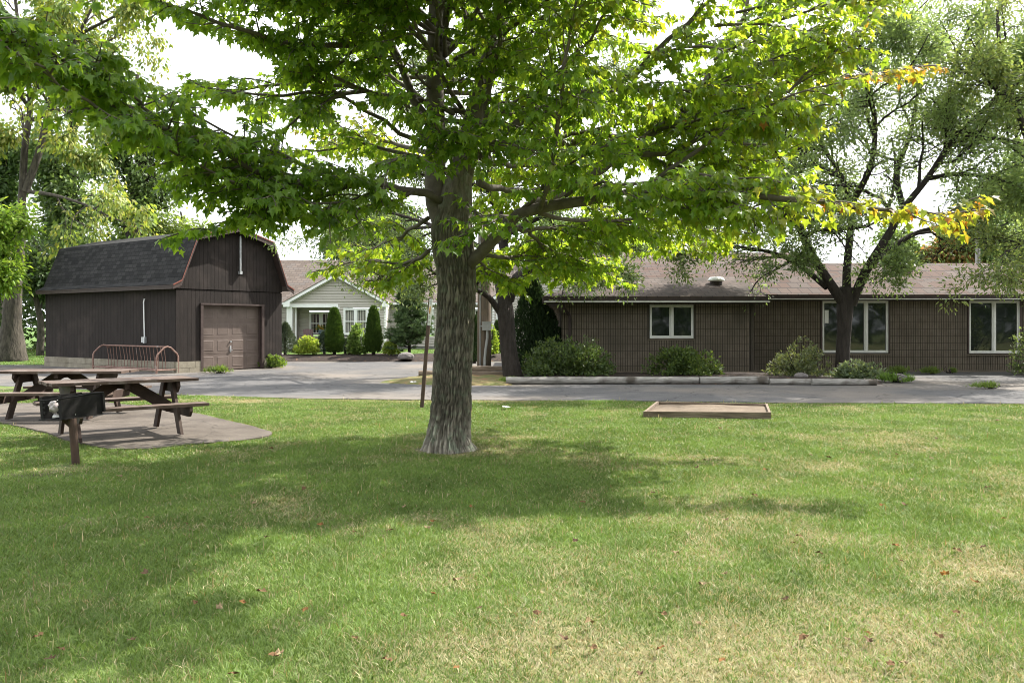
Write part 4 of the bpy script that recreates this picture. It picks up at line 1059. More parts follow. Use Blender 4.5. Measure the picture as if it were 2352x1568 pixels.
for q, (px, py) in enumerate(spots):
    g = G(px, py); o = bpy.data.objects.new("fallen_leaf", protos[q % 5]); COL.objects.link(o)
    sc = random.uniform(.034, .056)*(1 + .03*g[1]); o.location = (g[0], g[1], .012); o.scale = (sc,)*3; o.rotation_euler = (random.uniform(-.3, .3), random.uniform(-.3, .3), random.uniform(0, 6.3))
    if px > 1250: tag(o, "curled brown dead leaf on the pale sunlit right half of the lawn", "fallen leaf", "dead leaves on the sunlit lawn")
    else: tag(o, "curled brown dead leaf on the shaded left half of the lawn", "fallen leaf", "dead leaves on the shaded lawn")
for px, py, lab, tint in ((2095, 1110, "large pale yellow dead leaf lying flat on the lawn at right", (2.0, 2.6, 3.2)), (2170, 1329, "dark orange upright curled leaf in the grass at lower right", (1.0, .75, .35)), (1353, 1441, "round tan curled leaf ball near the bottom centre of the lawn", (1.35, 1.5, 1.5))):
    g = G(px, py); mb = MB(); r = np.random.default_rng(int(px)); P2 = LEAF-(0, .4)
    mb.add(np.stack([P2[:, 0]*.9, P2[:, 1]*.8, .5*np.abs(P2[:, 0])+.3*r.standard_normal(len(P2))*.5+.3], -1), LEAFF, np.array(tint)); o = mb.build("fallen_leaf", m_fallen)
    o.location = (g[0], g[1], .012); o.scale = (.065,)*3; o.rotation_euler = (0, 0, px); tag(o, lab, "fallen leaf")
# ------------------------------------------------------------------ trees, shrubs, grass
def leaves_np(mb, pos, tip, nor, size, col, tmpl=LEAF, faces=LEAFF, fold=0.25, width=1.0, droop=0.25):
    N = len(pos)
    if N == 0: return
    tip = tip/(np.linalg.norm(tip, axis=1)[:, None]+1e-9)
    nor = nor - tip*np.sum(nor*tip, 1)[:, None]; nor /= np.linalg.norm(nor, axis=1)[:, None]+1e-9
    sd = np.cross(tip, nor)
    K = len(tmpl); u, v = tmpl[:, 0]*width, tmpl[:, 1]
    w = fold*np.abs(tmpl[:, 0]) - droop*np.clip(v, 0, 2)**2*0.5
    sz = np.asarray(size)[:, None, None]
    V = pos[:, None] + sz*(sd[:, None]*u[None, :, None] + tip[:, None]*v[None, :, None] + nor[:, None]*w[None, :, None])
    Fq = faces[None] + (np.arange(N)*K)[:, None, None]
    mb.add(V.reshape(-1, 3), Fq.reshape(-1, faces.shape[1]), np.repeat(col, K, 0))
OVAL = np.array([(0, 0), (.26, .45), (0, 1.0), (-.26, .45)]); OVALF = np.array([(0, 1, 2, 3)])
FROND = np.array([(0, 0), (.15, .10), (.19, .55), (0, 1.0), (-.19, .55), (-.15, .10)]); FRONDF = np.array([(0, 1, 2, 3), (0, 3, 4, 5)])
NEED = np.array([(-.07, 0), (.07, 0), (0, 1.0)]); NEEDF = np.array([(0, 1, 2)])

def unit(v): return v/(np.linalg.norm(v)+1e-9)
def polyl(pts, n):
    """resample a polyline smoothly"""
    pts = np.asarray(pts, float); m = len(pts)
    if m == 2: return lerp(pts[0][None], pts[1][None], np.linspace(0, 1, n)[:, None])
    s = np.concatenate([[0], np.cumsum(np.linalg.norm(np.diff(pts, axis=0), axis=1))]); s /= s[-1]
    t = np.linspace(0, 1, n); out = []
    T = np.gradient(pts, s, axis=0)
    for q in t:
        k = min(np.searchsorted(s, q, side='right')-1, m-2); h = s[k+1]-s[k]; x = (q-s[k])/h
        out.append((2*x**3-3*x**2+1)*pts[k] + (x**3-2*x**2+x)*h*T[k] + (-2*x**3+3*x**2)*pts[k+1] + (x**3-x**2)*h*T[k+1])
    return np.array(out)
def wander(r, p0, d, L, n=6, wob=0.25, trop=(0, 0, 0)):
    pts = [np.asarray(p0, float)]; d = unit(np.asarray(d, float)); st = L/n
    for _ in range(n):
        d = unit(d + wob*r.standard_normal(3)*.6 + np.asarray(trop)/n); pts.append(pts[-1]+d*st)
    return np.array(pts)
def at_frac(pts, t):
    f = t*(len(pts)-1); k = min(int(f), len(pts)-2); return lerp(pts[k], pts[k+1], f-k), unit(pts[k+1]-pts[k])

# ---------- the maple in front
YT = 10.4
r = np.random.default_rng(11)
maple = thing("maple_tree", "big sunlit maple with furrowed trunk in the middle of the lawn", "tree", (X(1031, YT), YT, 0))
prof_t = [(1060, 1031, .36), (1030, 1031, .325), (1012, 1030, .305), (990, 1031, .292), (950, 1035, .275), (850, 1039, .264), (750, 1046, .256), (660, 1050, .256), (610, 1047, .268), (560, 1040, .285), (520, 1037, .275), (480, 1042, .25), (430, 1050, .20), (380, 1060, .16)]
zz = np.array([Z(p[0], YT) for p in prof_t]); cxs = np.array([X(p[1], YT) for p in prof_t]); rs = np.array([p[2]*.96 for p in prof_t])
nr, na = 300, 210
zt = np.linspace(zz[0], zz[-1], nr); al = np.linspace(0, 2*np.pi, na, endpoint=False)
Zg, Ag = np.meshgrid(zt, al, indexing='ij')
R0 = np.interp(zt, zz, rs)[:, None]
lob = fbm(np.cos(Ag)*1.6+5, np.sin(Ag)*1.6, 0.5, 2)
flare = np.exp(-np.clip(Zg+.02, 0, 9)/.11)*np.clip(lob-.15, 0, 1)**1.5*.36
tw = Ag + .25*(fbm(Zg*1.1, np.cos(Ag), np.sin(Ag)+3, 3)-.5) + .16*(fbm(Zg*8, np.cos(Ag)*7, np.sin(Ag)*7+3, 2)-.4)
fur = vnoise(np.cos(tw)*10+20, np.sin(tw)*10, Zg*4.2)*.5 + vnoise(np.cos(tw)*22+5, np.sin(tw)*22, Zg*9.5)*.5
ridge = 1-np.abs(2*fur-1)
fine = vnoise(np.cos(tw)*30, np.sin(tw)*30, Zg*9)
amt = smooth((3.4-Zg)/1.2)*.75+.25
RR = R0 + flare + amt*(-.034*np.clip(ridge-.5, 0, 1)*2.0 + .014*(fine-.5)) + .02*(fbm(np.cos(Ag)*2, np.sin(Ag)*2, Zg*1.4, 2)-.5)
XXt = np.interp(zt, zz, cxs)[:, None] + RR*np.cos(Ag); YYt = YT + RR*np.sin(Ag)
mb = MB(); i, j = np.meshgrid(np.arange(nr-1), np.arange(na), indexing='ij'); j2 = (j+1) % na
lo = np.clip(1.12 - .8*np.clip(ridge-.5, 0, 1)*2.0*amt, .22, 1.15)     # dark fissures in the bark
wear = smooth((.55-Zg)/.45)*1.15*np.clip(fine*1.5-.2, 0, 1)            # scraped pale bark at the foot
tc_ = lo[..., None]*(1 + wear[..., None]*np.array((1.5, 1.55, 1.75)))
mb.add(np.stack([XXt, YYt, Zg], -1).reshape(-1, 3), np.stack([i*na+j, i*na+j2, (i+1)*na+j2, (i+1)*na+j], -1).reshape(-1, 4), tc_.reshape(-1, 3))
part(mb, "trunk", m_bark_maple, maple, smooth=True)

limb_mb, leaf_mb = MB(), MB()
LP, LT, LN, LS, LC = [], [], [], [], []
GREEN = np.array([(.070, .138, .018), (.092, .170, .022), (.115, .195, .026), (.135, .21, .03)])
YEL = np.array([(.115, .168, .024), (.14, .18, .026), (.165, .18, .03)])
ORG = np.array([(.20, .13, .028), (.22, .10, .028), (.19, .15, .03)])
# open gaps of sky seen between the boughs (photo pixels): random filler boughs keep out of them
GAPS = [[(970, -20), (1022, -20), (1022, 205), (970, 215)], [(1050, 300), (1100, 300), (1100, 440), (1040, 440)], [(345, 60), (480, 75), (620, 125), (640, 165), (560, 165), (420, 178), (340, 170)], [(440, 280), (560, 288), (650, 262), (690, 300), (600, 338), (520, 335)],
        [(928, 98), (978, 110), (980, 190), (930, 170)], [(765, 185), (855, 180), (850, 225), (775, 235)], [(380, 380), (470, 390), (520, 360), (560, 420), (500, 450), (640, 490), (700, 520), (700, 620), (640, 600), (590, 540), (380, 520)],
        [(0, 200), (60, 230), (200, 330), (330, 430), (380, 520), (0, 700)], [(1850, 300), (2352, 200), (2352, 470), (2000, 450), (1880, 440), (1700, 400)], [(2050, 0), (2352, 0), (2352, 140), (2180, 120)], [(1000, 640), (2352, 560), (2352, 1568), (0, 1568), (0, 640), (690, 660)],
        [(1650, 570), (2352, 500), (2352, 640), (1650, 640)]]
def proj(p): return CX + F*p[..., 0]/p[..., 1], HY - F*(p[..., 2]-CH)/p[..., 1]
def in_gap(p):
    px, py = proj(np.atleast_2d(p)); g = np.zeros(len(px), bool)
    for q in GAPS: g |= in_poly(px, py, np.array(q, float))
    return g
def twig_leaves(pts, hue, size=.102, step=.055, f0=0.1):
    L = np.sum(np.linalg.norm(np.diff(pts, axis=0), axis=1)); n = max(2, int(L/step))
    for q in range(n):
        t = f0 + (1-f0)*(q+.5)/n; p, d = at_frac(pts, t)
        sd = unit(np.cross(d, (0, 0, 1.0)) + 1e-6)
        for s in (-1, 1):
            if r.random() < .12: continue
            o = unit(d*.55 + sd*s*.8 + np.array((0, 0, -.25)) + .3*r.standard_normal(3))
            pet = r.uniform(.03, .09)
            LP.append(p + o*pet); LT.append(o*.75 + np.array((0, 0, -.65)) + .28*r.standard_normal(3)); LN.append(np.array((0, 0, .9)) + o*.55 + .38*r.standard_normal(3))
            LS.append(size*r.uniform(.7, 1.2))
            h = np.clip(hue + .22*r.standard_normal() + .10*(t-.5), 0, 2)
            if h < .75: c = GREEN[min(3, int(h/.75*4))]
            elif h < 1.35: c = YEL[min(2, int((h-.75)/.6*3))]
            else: c = ORG[r.integers(3)]
            LC.append(c*r.uniform(.8, 1.2))
    p, d = pts[-1], unit(pts[-1]-pts[-2]); LP.append(p); LT.append(d+np.array((0, 0, -.5))); LN.append(np.array((0, 0, 1.0))+.3*r.standard_normal(3)); LS.append(size); LC.append(GREEN[2] if hue < .8 else YEL[1] if hue < 1.4 else ORG[0])
def spray(pts, r0, r1, f0=.25, hue=.35, hue1=None, tw=.8, sp=.155, size=.102, flat=1.0, gap=False, n=None):
    """a bough with side twigs lying in a loose horizontal fan"""
    pts = np.asarray(pts, float); L = np.sum(np.linalg.norm(np.diff(pts, axis=0), axis=1))
    pl = polyl(pts, n or max(8, int(L/.25))); pl[1:-1] += .02*r.standard_normal((len(pl)-2, 3))
    limb_mb.tube(pl, np.linspace(r0, max(r1, .006), len(pl)), 8 if r0 > .03 else 5)
    hue1 = hue if hue1 is None else hue1
    m = int(L*(1-f0)/sp); side = 1
    for q in range(m):
        t = f0 + (1-f0)*(q+r.random()*.8)/max(1, m); p, d = at_frac(pl, min(t, .999)); side = -side
        sd = unit(np.cross(d, (0, 0, 1.0)))
        tl = tw*(1.15-.65*t)*r.uniform(.65, 1.25)
        dd = d*r.uniform(.4, .9) + sd*side*r.uniform(.5, 1.0) + np.array((0, 0, r.uniform(-.38, .55)*(1.3-flat*.3) ))
        tp = wander(r, p, dd, tl, 4, .25, (0, 0, -.35))
        if gap and in_gap(tp[2:]).any(): continue
        limb_mb.tube(tp, np.linspace(.011, .004, len(tp)), 4, cap=False)
        h = lerp(hue, hue1, smooth((t-f0)/(1-f0)))
        twig_leaves(tp, h, size)
        if tl > .45:
            for s in (-1, 1):
                p2, d2 = at_frac(tp, r.uniform(.25, .6)); s2 = unit(np.cross(d2, (0, 0, 1.0)))
                t2 = wander(r, p2, d2*.7+s2*s*.8+np.array((0, 0, r.uniform(-.2, .2))), tl*r.uniform(.4, .6), 3, .25, (0, 0, -.3))
                if gap and in_gap(t2[1:]).any(): continue
                limb_mb.tube(t2, np.linspace(.007, .003, len(t2)), 4, cap=False); twig_leaves(t2, h, size)
    twig_leaves(pl[int(len(pl)*.7):], hue1, size)
    return pl
D3 = lambda *a: [P(*p) for p in a]
# leaders
limb_mb.tube(polyl(D3((1040, 560, 10.4), (1005, 480, 10.42), (1002, 330, 10.45), (999, 150, 10.5), (1005, -80, 10.55), (1010, -350, 10.6), (1000, -700, 10.6)), 26), np.concatenate([[.17], np.linspace(.14, .03, 25)]), 14)
limb_mb.tube(polyl(D3((1060, 400, 10.4), (1078, 320, 10.42), (1100, 230, 10.5), (1140, 80, 10.7), (1190, -150, 10.9), (1240, -500, 11.1)), 24), np.linspace(.15, .03, 24), 12)
# right hand boughs traced from the photo
spray(D3((1068, 615, 10.35), (1105, 585, 10.2), (1150, 530, 10.1), (1200, 490, 9.9), (1320, 462, 9.6), (1480, 440, 9.3), (1700, 445, 8.9), (1900, 470, 8.7), (2090, 490, 8.6), (2265, 480, 8.5)), .085, .008, .28, .42, 1.26, .6, .11)
spray(D3((1200, 490, 9.9), (1290, 440, 10.2), (1420, 360, 10.6), (1560, 250, 11), (1660, 120, 11.3), (1740, -40, 11.6)), .07, .02, .3, .45, .6, .8)
spray(D3((1092, 345, 10.45), (1160, 305, 10.3), (1240, 250, 10.2), (1380, 205, 10.0), (1500, 130, 9.9), (1610, 20, 9.8), (1680, -80, 9.7)), .07, .015, .25, .45, .75, .9, gap=True)
spray(D3((1100, 340, 10.5), (1230, 330, 11.2), (1400, 320, 11.8), (1530, 290, 12), (1700, 215, 12.2), (1880, 180, 12.2), (2050, 165, 12.2), (2150, 150, 12.2)), .06, .012, .3, .55, 1.38, .6, .14)
spray(D3((1420, 360, 10.6), (1560, 340, 10.4), (1700, 260, 10.3), (1820, 200, 10.2), (1930, 110, 10.2), (2010, 20, 10.1)), .035, .010, .15, .6, .85, .7)
spray(D3((1360, 300, 11), (1450, 330, 11), (1530, 380, 10.9), (1620, 420, 10.8), (1720, 400, 10.7)), .03, .008, .2, .5, .9, .6)
spray(D3((1500, 420, 10), (1620, 330, 9.8), (1740, 260, 9.6), (1850, 210, 9.5), (1930, 190, 9.5)), .03, .008, .2, .55, .8, .7)
spray(D3((1110, 320, 10.4), (1130, 220, 9.9), (1145, 100, 9.3), (1150, -30, 8.7), (1150, -200, 8.2)), .04, .012, .35, .4, .5, .85, gap=True)
spray(D3((1240, 480, 9.7), (1260, 420, 9.3), (1275, 300, 8.9), (1300, 150, 8.5), (1330, 0, 8.2), (1350, -120, 8)), .035, .010, .25, .4, .75, .7)
spray(D3((1200, 260, 10.2), (1290, 160, 9.2), (1380, 60, 8.4), (1450, -40, 7.8)), .03, .01, .25, .6, .85, .8, gap=True)
spray(D3((1480, 440, 9.3), (1580, 410, 9.0), (1690, 400, 8.8), (1780, 410, 8.7)), .02, .006, .08, .5, .7, .55, .11)
spray(D3((1560, 440, 9.2), (1640, 455, 8.9), (1730, 475, 8.7), (1800, 480, 8.7)), .018, .006, .08, .5, .75, .5, .11)
spray(D3((1600, 445, 9.1), (1680, 420, 9.6), (1780, 430, 10), (1860, 450, 10.2)), .018, .006, .08, .55, .8, .55, .11)
# low boughs on the far side, leaf hues yellowed to suggest backlight
spray(D3((985, 575, 10.5), (940, 605, 11), (880, 600, 11.5), (800, 606, 11.9), (715, 625, 12.1)), .03, .007, .15, .62, .75, .5, .12)
spray(D3((960, 590, 10.8), (930, 620, 11.2), (880, 640, 11.6), (850, 650, 11.8)), .02, .006, .1, .6, .75, .42, .12)
spray(D3((985, 500, 10.5), (920, 540, 11.2), (850, 570, 12), (790, 580, 12.6)), .03, .007, .2, .55, .7, .55, .13)
spray(D3((1110, 585, 10.4), (1180, 590, 11), (1260, 580, 11.6), (1350, 600, 12), (1410, 640, 12.2)), .03, .007, .1, .58, .7, .7, .11)
spray(D3((1100, 600, 10.5), (1120, 630, 11), (1160, 640, 11.6), (1210, 640, 12)), .02, .006, .1, .58, .7, .5, .11)
spray(D3((1180, 520, 10), (1280, 530, 10.9), (1400, 540, 11.6), (1520, 550, 12), (1640, 560, 12.2)), .03, .008, .2, .55, .8, .75, .11)
spray(D3((1240, 490, 9.8), (1350, 510, 10.6), (1480, 500, 11.2), (1600, 520, 11.5), (1700, 545, 11.6)), .03, .008, .25, .55, .85, .7, .12)
spray(D3((1200, 500, 10), (1270, 590, 11.5), (1330, 610, 12.6), (1400, 600, 13.4)), .03, .007, .2, .6, .7, .7, .11)
spray(D3((1100, 420, 10.6), (1180, 440, 11.5), (1290, 420, 12.5), (1400, 430, 13.3)), .05, .01, .2, .7, .85, .9)
spray(D3((1100, 360, 10.6), (1200, 380, 12), (1330, 350, 13.2), (1460, 330, 14)), .05, .01, .2, .65, .85, .9)
# left hand boughs
spray(D3((1020, 465, 10.3), (900, 428, 10.0), (740, 420, 9.6), (620, 408, 9.2), (540, 365, 8.8), (400, 305, 8.2), (250, 235, 7.6), (110, 125, 7.0), (-60, 20, 6.4)), .052, .010, .15, .28, .35, .8, .075)
spray(D3((700, 420, 9.5), (620, 450, 9.3), (560, 490, 9.1), (470, 525, 9.0), (385, 545, 9.0)), .022, .006, .1, .3, .3, .5, .12)
spray(D3((830, 425, 9.8), (720, 450, 9.9), (620, 470, 10), (560, 460, 10)), .025, .007, .1, .32, .4, .65, .13)
spray(D3((950, 440, 10.1), (860, 480, 9.7), (780, 490, 9.4), (700, 500, 9.3)), .025, .007, .15, .35, .45, .6, .13)
spray(D3((1000, 380, 10.4), (900, 345, 10.6), (820, 330, 10.9), (740, 350, 11.1), (640, 340, 11.3)), .03, .008, .25, .4, .6, .7, .14, gap=True)
spray(D3((1000, 345, 10.5), (900, 230, 10.3), (820, 205, 10.0), (727, 243, 9.8), (653, 302, 9.7), (620, 345, 9.6)), .04, .007, .3, .32, .35, .6, .13, gap=True)
spray(D3((830, 210, 10), (720, 215, 10), (600, 220, 10), (500, 205, 10), (420, 175, 10)), .03, .006, .12, .3, .35, .55, .12, gap=True)
spray(D3((1000, 330, 10.5), (930, 180, 10.5), (880, 60, 10.4), (840, -60, 10.3), (800, -200, 10.2)), .06, .02, .4, .3, .4, .9, gap=True)
spray(D3((900, 100, 10.4), (810, 110, 9.9), (724, 102, 9.5), (632, 92, 9.2), (560, 65, 8.9), (470, 38, 8.6), (363, 6, 8.2), (260, -40, 7.8)), .045, .010, .15, .3, .35, .65, .13, gap=True)
spray(D3((820, 110, 9.9), (760, 160, 9.6), (690, 170, 9.5), (640, 150, 9.5)), .02, .006, .1, .3, .3, .55, .12, gap=True)
spray(D3((870, 40, 10.4), (760, 0, 9.6), (640, -30, 9), (520, -80, 8.4)), .04, .01, .15, .3, .35, .85, gap=True)
spray(D3((1000, 360, 11), (900, 330, 12.4), (800, 310, 13.2), (700, 300, 13.8)), .04, .008, .3, .85, 1.0, .7, .14)  # yellow leaf hue puts the sunlit look into the colour
for dx_, dy_, dd_ in ((30, -40, .4), (-20, 40, -.3), (60, 20, .8), (0, -10, .2)):
    spray(D3((740+dx_, 415+dy_*.4, 9.6+dd_*.4), (600+dx_, 395+dy_, 9.1+dd_), (470+dx_, 335+dy_, 8.5+dd_), (340+dx_, 275+dy_, 8.0+dd_), (240+dx_, 230+dy_, 7.6+dd_)), .02, .007, .12, .3, .36, .6, .13)
    spray(D3((300+dx_, 260+dy_*.5, 7.8+dd_*.3), (190+dx_*.6, 185+dy_, 7.3+dd_*.6), (90, 110+dy_, 6.9+dd_*.6), (-20, 40+dy_, 6.5+dd_*.5), (-90, 0+dy_, 6.2+dd_*.5)), .018, .007, .1, .3, .34, .55, .12)
spray(D3((900, 428, 10.0), (820, 460, 9.6), (720, 470, 9.2), (610, 480, 9.0), (530, 500, 8.9)), .02, .006, .15, .32, .36, .65, .13)
spray(D3((560, 375, 8.9), (480, 400, 8.8), (430, 420, 8.7)), .014, .005, .1, .3, .3, .4, .12, gap=True)
# sprays towards the viewer in front of the trunk
spray(D3((1060, 470, 10.2), (1090, 500, 9.6), (1080, 530, 9.2), (1030, 550, 9.0)), .025, .006, .3, .3, .35, .45, .11)
spray(D3((1180, 500, 10), (1150, 500, 9.4), (1100, 520, 9.0)), .02, .006, .2, .3, .3, .5, .12)
spray(D3((1050, 400, 10.2), (990, 370, 9.6), (930, 360, 9.1), (880, 380, 8.8)), .03, .007, .2, .3, .35, .65, .13)
spray(D3((1040, 380, 10.2), (1000, 300, 9.5), (940, 250, 9.0), (900, 190, 8.6)), .03, .007, .3, .35, .4, .65, .14, gap=True)
spray(D3((1060, 380, 10.2), (1040, 330, 9.4), (1010, 290, 8.9), (1000, 240, 8.6)), .03, .007, .2, .3, .4, .6, .13)
spray(D3((1080, 340, 10.3), (1120, 330, 9.4), (1180, 330, 8.8), (1250, 350, 8.5)), .03, .007, .2, .35, .4, .7, .13)
spray(D3((1120, 250, 10.6), (1110, 160, 9.8), (1130, 80, 9.2), (1160, 0, 8.9)), .022, .006, .15, .42, .5, .65, .12)
spray(D3((1000, 210, 10.5), (930, 160, 9.8), (880, 90, 9.2), (840, 30, 8.9)), .022, .006, .25, .36, .42, .62, .12)
spray(D3((1110, 220, 10.6), (1180, 120, 10), (1250, 40, 9.6), (1320, -30, 9.3)), .025, .006, .12, .45, .6, .7, .12)
spray(D3((1100, 300, 10.4), (1180, 240, 9.3), (1270, 200, 8.7), (1360, 180, 8.4)), .03, .007, .2, .4, .5, .75, .13)
spray(D3((1300, 450, 9.6), (1380, 420, 9.0), (1470, 420, 8.6), (1560, 410, 8.4)), .025, .007, .15, .35, .5, .65, .13)
spray(D3((1200, 480, 9.9), (1280, 400, 9.3), (1350, 350, 8.9), (1440, 330, 8.7)), .03, .007, .15, .35, .45, .75, .13)
spray(D3((1010, 60, 10.5), (960, 20, 9.8), (900, -20, 9.2), (830, -50, 8.8)), .03, .008, .2, .32, .35, .8, gap=True)
spray(D3((1500, 440, 9.2), (1580, 480, 9.4), (1660, 510, 9.6), (1720, 540, 9.7)), .02, .006, .1, .5, .8, .5, .12)
spray(D3((1700, 445, 8.9), (1760, 420, 8.8), (1830, 420, 8.8), (1890, 440, 8.8)), .02, .006, .1, .6, 1.0, .45, .12)
spray(D3((1640, 140, 11.3), (1760, 60, 11.2), (1900, 10, 11.0), (2050, -30, 10.8)), .03, .008, .1, .6, .85, .8)
spray(D3((1560, 250, 11), (1700, 330, 11.2), (1800, 330, 11.3), (1880, 300, 11.4)), .025, .007, .1, .6, .85, .6, .13)
# filler boughs all round the upper crown
for q in range(48):
    zc = r.uniform(3.7, 8.6); az = r.uniform(0, 2*math.pi); st = P(1040, 400, 10.4); st = np.array((X(1050, 10.5)+r.uniform(-.25, .3), 10.5+r.uniform(-.2, .2), zc))
    Lm = (4.9 - .42*abs(zc-4.2))*r.uniform(.75, 1.1) * (1.12 if math.cos(az) > .2 else 1.0)
    if math.sin(az) < -.2 and zc < 5.2: Lm *= .72
    d = np.array((math.cos(az), math.sin(az), r.uniform(.15, .5)))
    pl = wander(r, st, d, Lm, 6, .22, (0, 0, -.25))
    if zc > 3 and in_gap(pl[3:]).sum() > 1: continue
    c_ = np.cos(az)*.35+.45
    spray(pl, .034, .008, .24, .35+.25*max(0, math.cos(az-.3)), .4+.35*max(0, math.cos(az-.3)), .85, .19, gap=True)
for q in range(17):
    az = math.radians(lerp(-165, -20, (q+r.random())/17)); zc = r.uniform(4.5, 7.2); st = np.array((X(1050, 10.5)+r.uniform(-.2, .2), 10.4+r.uniform(-.1, .2), zc))
    Lm = r.uniform(4.6, 6.0) + (.7 if az > -1.3 else 0); pl = wander(r, st, (math.cos(az), math.sin(az), r.uniform(.15, .42)), Lm, 6, .18, (0, 0, -.12))
    if in_gap(pl[3:]).sum() > 1: continue
    spray(pl, .028, .008, .22, .4, .5, .95, .18, gap=True)
for q in range(9):
    az = math.radians(lerp(-85, -28, (q+r.random())/9)); zc = r.uniform(4.9, 7.4); st = np.array((X(1055, 10.5)+r.uniform(-.2, .2), 10.4, zc))
    pl = wander(r, st, (math.cos(az), math.sin(az), r.uniform(.2, .42)), r.uniform(4.6, 6.2), 6, .18, (0, 0, -.1))
    if in_gap(pl[3:]).sum() > 1: continue
    spray(pl, .028, .008, .25, .45, .6, .95, .18, gap=True)
for a in (((1560, 250, 11), (1660, 190, 10.6), (1780, 130, 10.3), (1900, 90, 10.1)), ((1500, 300, 10.8), (1620, 270, 10.3), (1760, 240, 10), (1880, 250, 9.9)), ((1640, 60, 9.9), (1760, 60, 9.9), (1880, 80, 10), (1980, 120, 10.1)),
          ((1600, 170, 11.3), (1720, 180, 11.6), (1850, 170, 11.8), (1960, 190, 12)), ((1690, 30, 11.4), (1800, 0, 11.2), (1930, -10, 11), (2060, 10, 10.8)), ((1450, 330, 10.8), (1560, 390, 10.6), (1680, 370, 10.4), (1790, 370, 10.3)), ((1400, 200, 10), (1520, 210, 9.6), (1650, 200, 9.4), (1760, 190, 9.3)), ((1480, 120, 9.9), (1600, 110, 9.5), (1720, 100, 9.3), (1820, 60, 9.2))):
    spray(D3(*a), .022, .007, .08, .55, .78, .68, .12)
off = 0
part(limb_mb, "branches", m_bark_limb, maple, smooth=True)
LPa, LTa, LNa, LSa, LCa = map(np.array, (LP, LT, LN, LS, LC))
leaves_np(leaf_mb, LPa, LTa, LNa, LSa, LCa, fold=.22, droop=.3)
print("maple leaves", len(LPa))
part(leaf_mb, "crown", m_leaf, maple)

# ---------- general tree grower
def grow(rr, limbs, levels, ang=(35, 65), ratio=.55, n_child=(7, 6, 5), wob=.3, trop=(0, 0, .1), droop_last=-.3, flatz=.75, tmin=.3, minr=.004, len0=None):
    """limbs: list of (pts, r0, r1). returns all tubes and the last-level twigs"""
    tubes = list(limbs); cur = list(limbs)
    for lv in range(levels):
        nxt = []
        for pts, a, b in cur:
            L = np.sum(np.linalg.norm(np.diff(pts, axis=0), axis=1))
            for q in range(n_child[lv]):
                t = tmin + (1-tmin)*(q+rr.random())/n_child[lv]; t = min(t, .98); p, d = at_frac(pts, t)
                ax = unit(np.cross(d, rr.standard_normal(3))); th = math.radians(rr.uniform(*ang)); dd = d*math.cos(th) + ax*math.sin(th)
                dd[2] = dd[2]*(.75 if lv < 1 else flatz) + .05
                l = L*ratio*(1.1-.5*t)*rr.uniform(.6, 1.25)
                tr = np.array(trop) if lv < levels-1 else np.array((0, 0, droop_last))
                tp = wander(rr, p, dd, l, 5 if lv < 2 else 4, wob, tr)
                rad = max(minr, lerp(a, b, t)*.6)
                nxt.append((tp, rad, max(minr*.7, rad*.35)))
        tubes += nxt; cur = nxt
    return tubes, cur
def foliage(rr, twigs, per, size, cols, tmpl, faces, spread=.12, down=.5, upn=.9, keep=None, f0=.1, fold=.15, droop=.2, width=1.0, clumpvar=.25):
    pos, tip, nor, sz, col = [], [], [], [], []
    cols = np.asarray(cols, float)
    for pts, a, b in twigs:
        n = rr.poisson(per); cv = rr.uniform(1-clumpvar, 1+clumpvar); ci = rr.integers(len(cols))
        t = f0 + (1-f0)*rr.random(n); f = t*(len(pts)-1); k = np.minimum(f.astype(int), len(pts)-2)
        p = lerp(pts[k], pts[k+1], (f-k)[:, None]); d = pts[k+1]-pts[k]; d /= np.linalg.norm(d, axis=1)[:, None]+1e-9
        o = rr.standard_normal((n, 3)); o = o/np.linalg.norm(o, axis=1)[:, None]
        pos.append(p + o*spread*rr.random((n, 1))); tip.append(d*.5 + o*.8 + np.array((0, 0, -down))); nor.append(rr.standard_normal((n, 3))*.5 + np.array((0, 0, upn)))
        sz.append(size*rr.uniform(.65, 1.3, n)); c_ = cols[np.where(rr.random(n) < .7, ci, rr.integers(len(cols), size=n))]
        col.append(c_*cv*rr.uniform(.8, 1.2, (n, 1)))
    A = [np.concatenate(x) for x in (pos, tip, nor, sz, col)]
    if keep is not None:
        k = keep(A[0]); A = [x[k] for x in A]
    mb = MB(); leaves_np(mb, *A, tmpl=tmpl, faces=faces, fold=fold, droop=droop, width=width); return mb, len(A[0])
def add_tree(name, label, group, base, limbs, rr, levels, per, size, cols, bark, tmpl=OVAL, faces=OVALF, kw={}, fkw={}, trunk=None, sides=7, leafm=None):
    t = thing(name, label, "tree", base, group)
    tubes, twigs = grow(rr, limbs, levels, **kw)
    if trunk is not None:
        mb = MB(); tp, tr = trunk; tp = polyl(tp, 22); k = np.linspace(0, 1, 22); rad = np.interp(k, np.linspace(0, 1, len(tr)), tr)
        mb.tube(tp, rad, 22)
        V = mb.V[0]; nzs = fbm(V[:, 0]*6, V[:, 1]*6, V[:, 2]*1.2, 3)-.5; cen = np.repeat(tp, 22, 0); mb.V[0] = cen + (V-cen)*(1+.28*nzs[:, None])
        part(mb, "trunk", bark, t, smooth=True)
    mb = MB()
    for pts, a, b in tubes:
        mb.tube(pts, np.linspace(a, b, len(pts)), sides if a > .05 else 5 if a > .015 else 3, cap=False)
    part(mb, "branches", bark, t, smooth=True)
    mb, n = foliage(rr, twigs, per, size, cols, tmpl, faces, **fkw)
    part(mb, "crown", leafm or m_leaf2, t); print(label[:30], "leaves", n, "twigs", len(twigs)); return t
def L3(Y, pts, r0, r1, dy=0):
    n = len(pts); return (polyl([P(p[0], p[1], Y + (p[2] if len(p) > 2 else dy*q/(n-1))) for q, p in enumerate(pts)], max(7, n*3)), r0, r1)

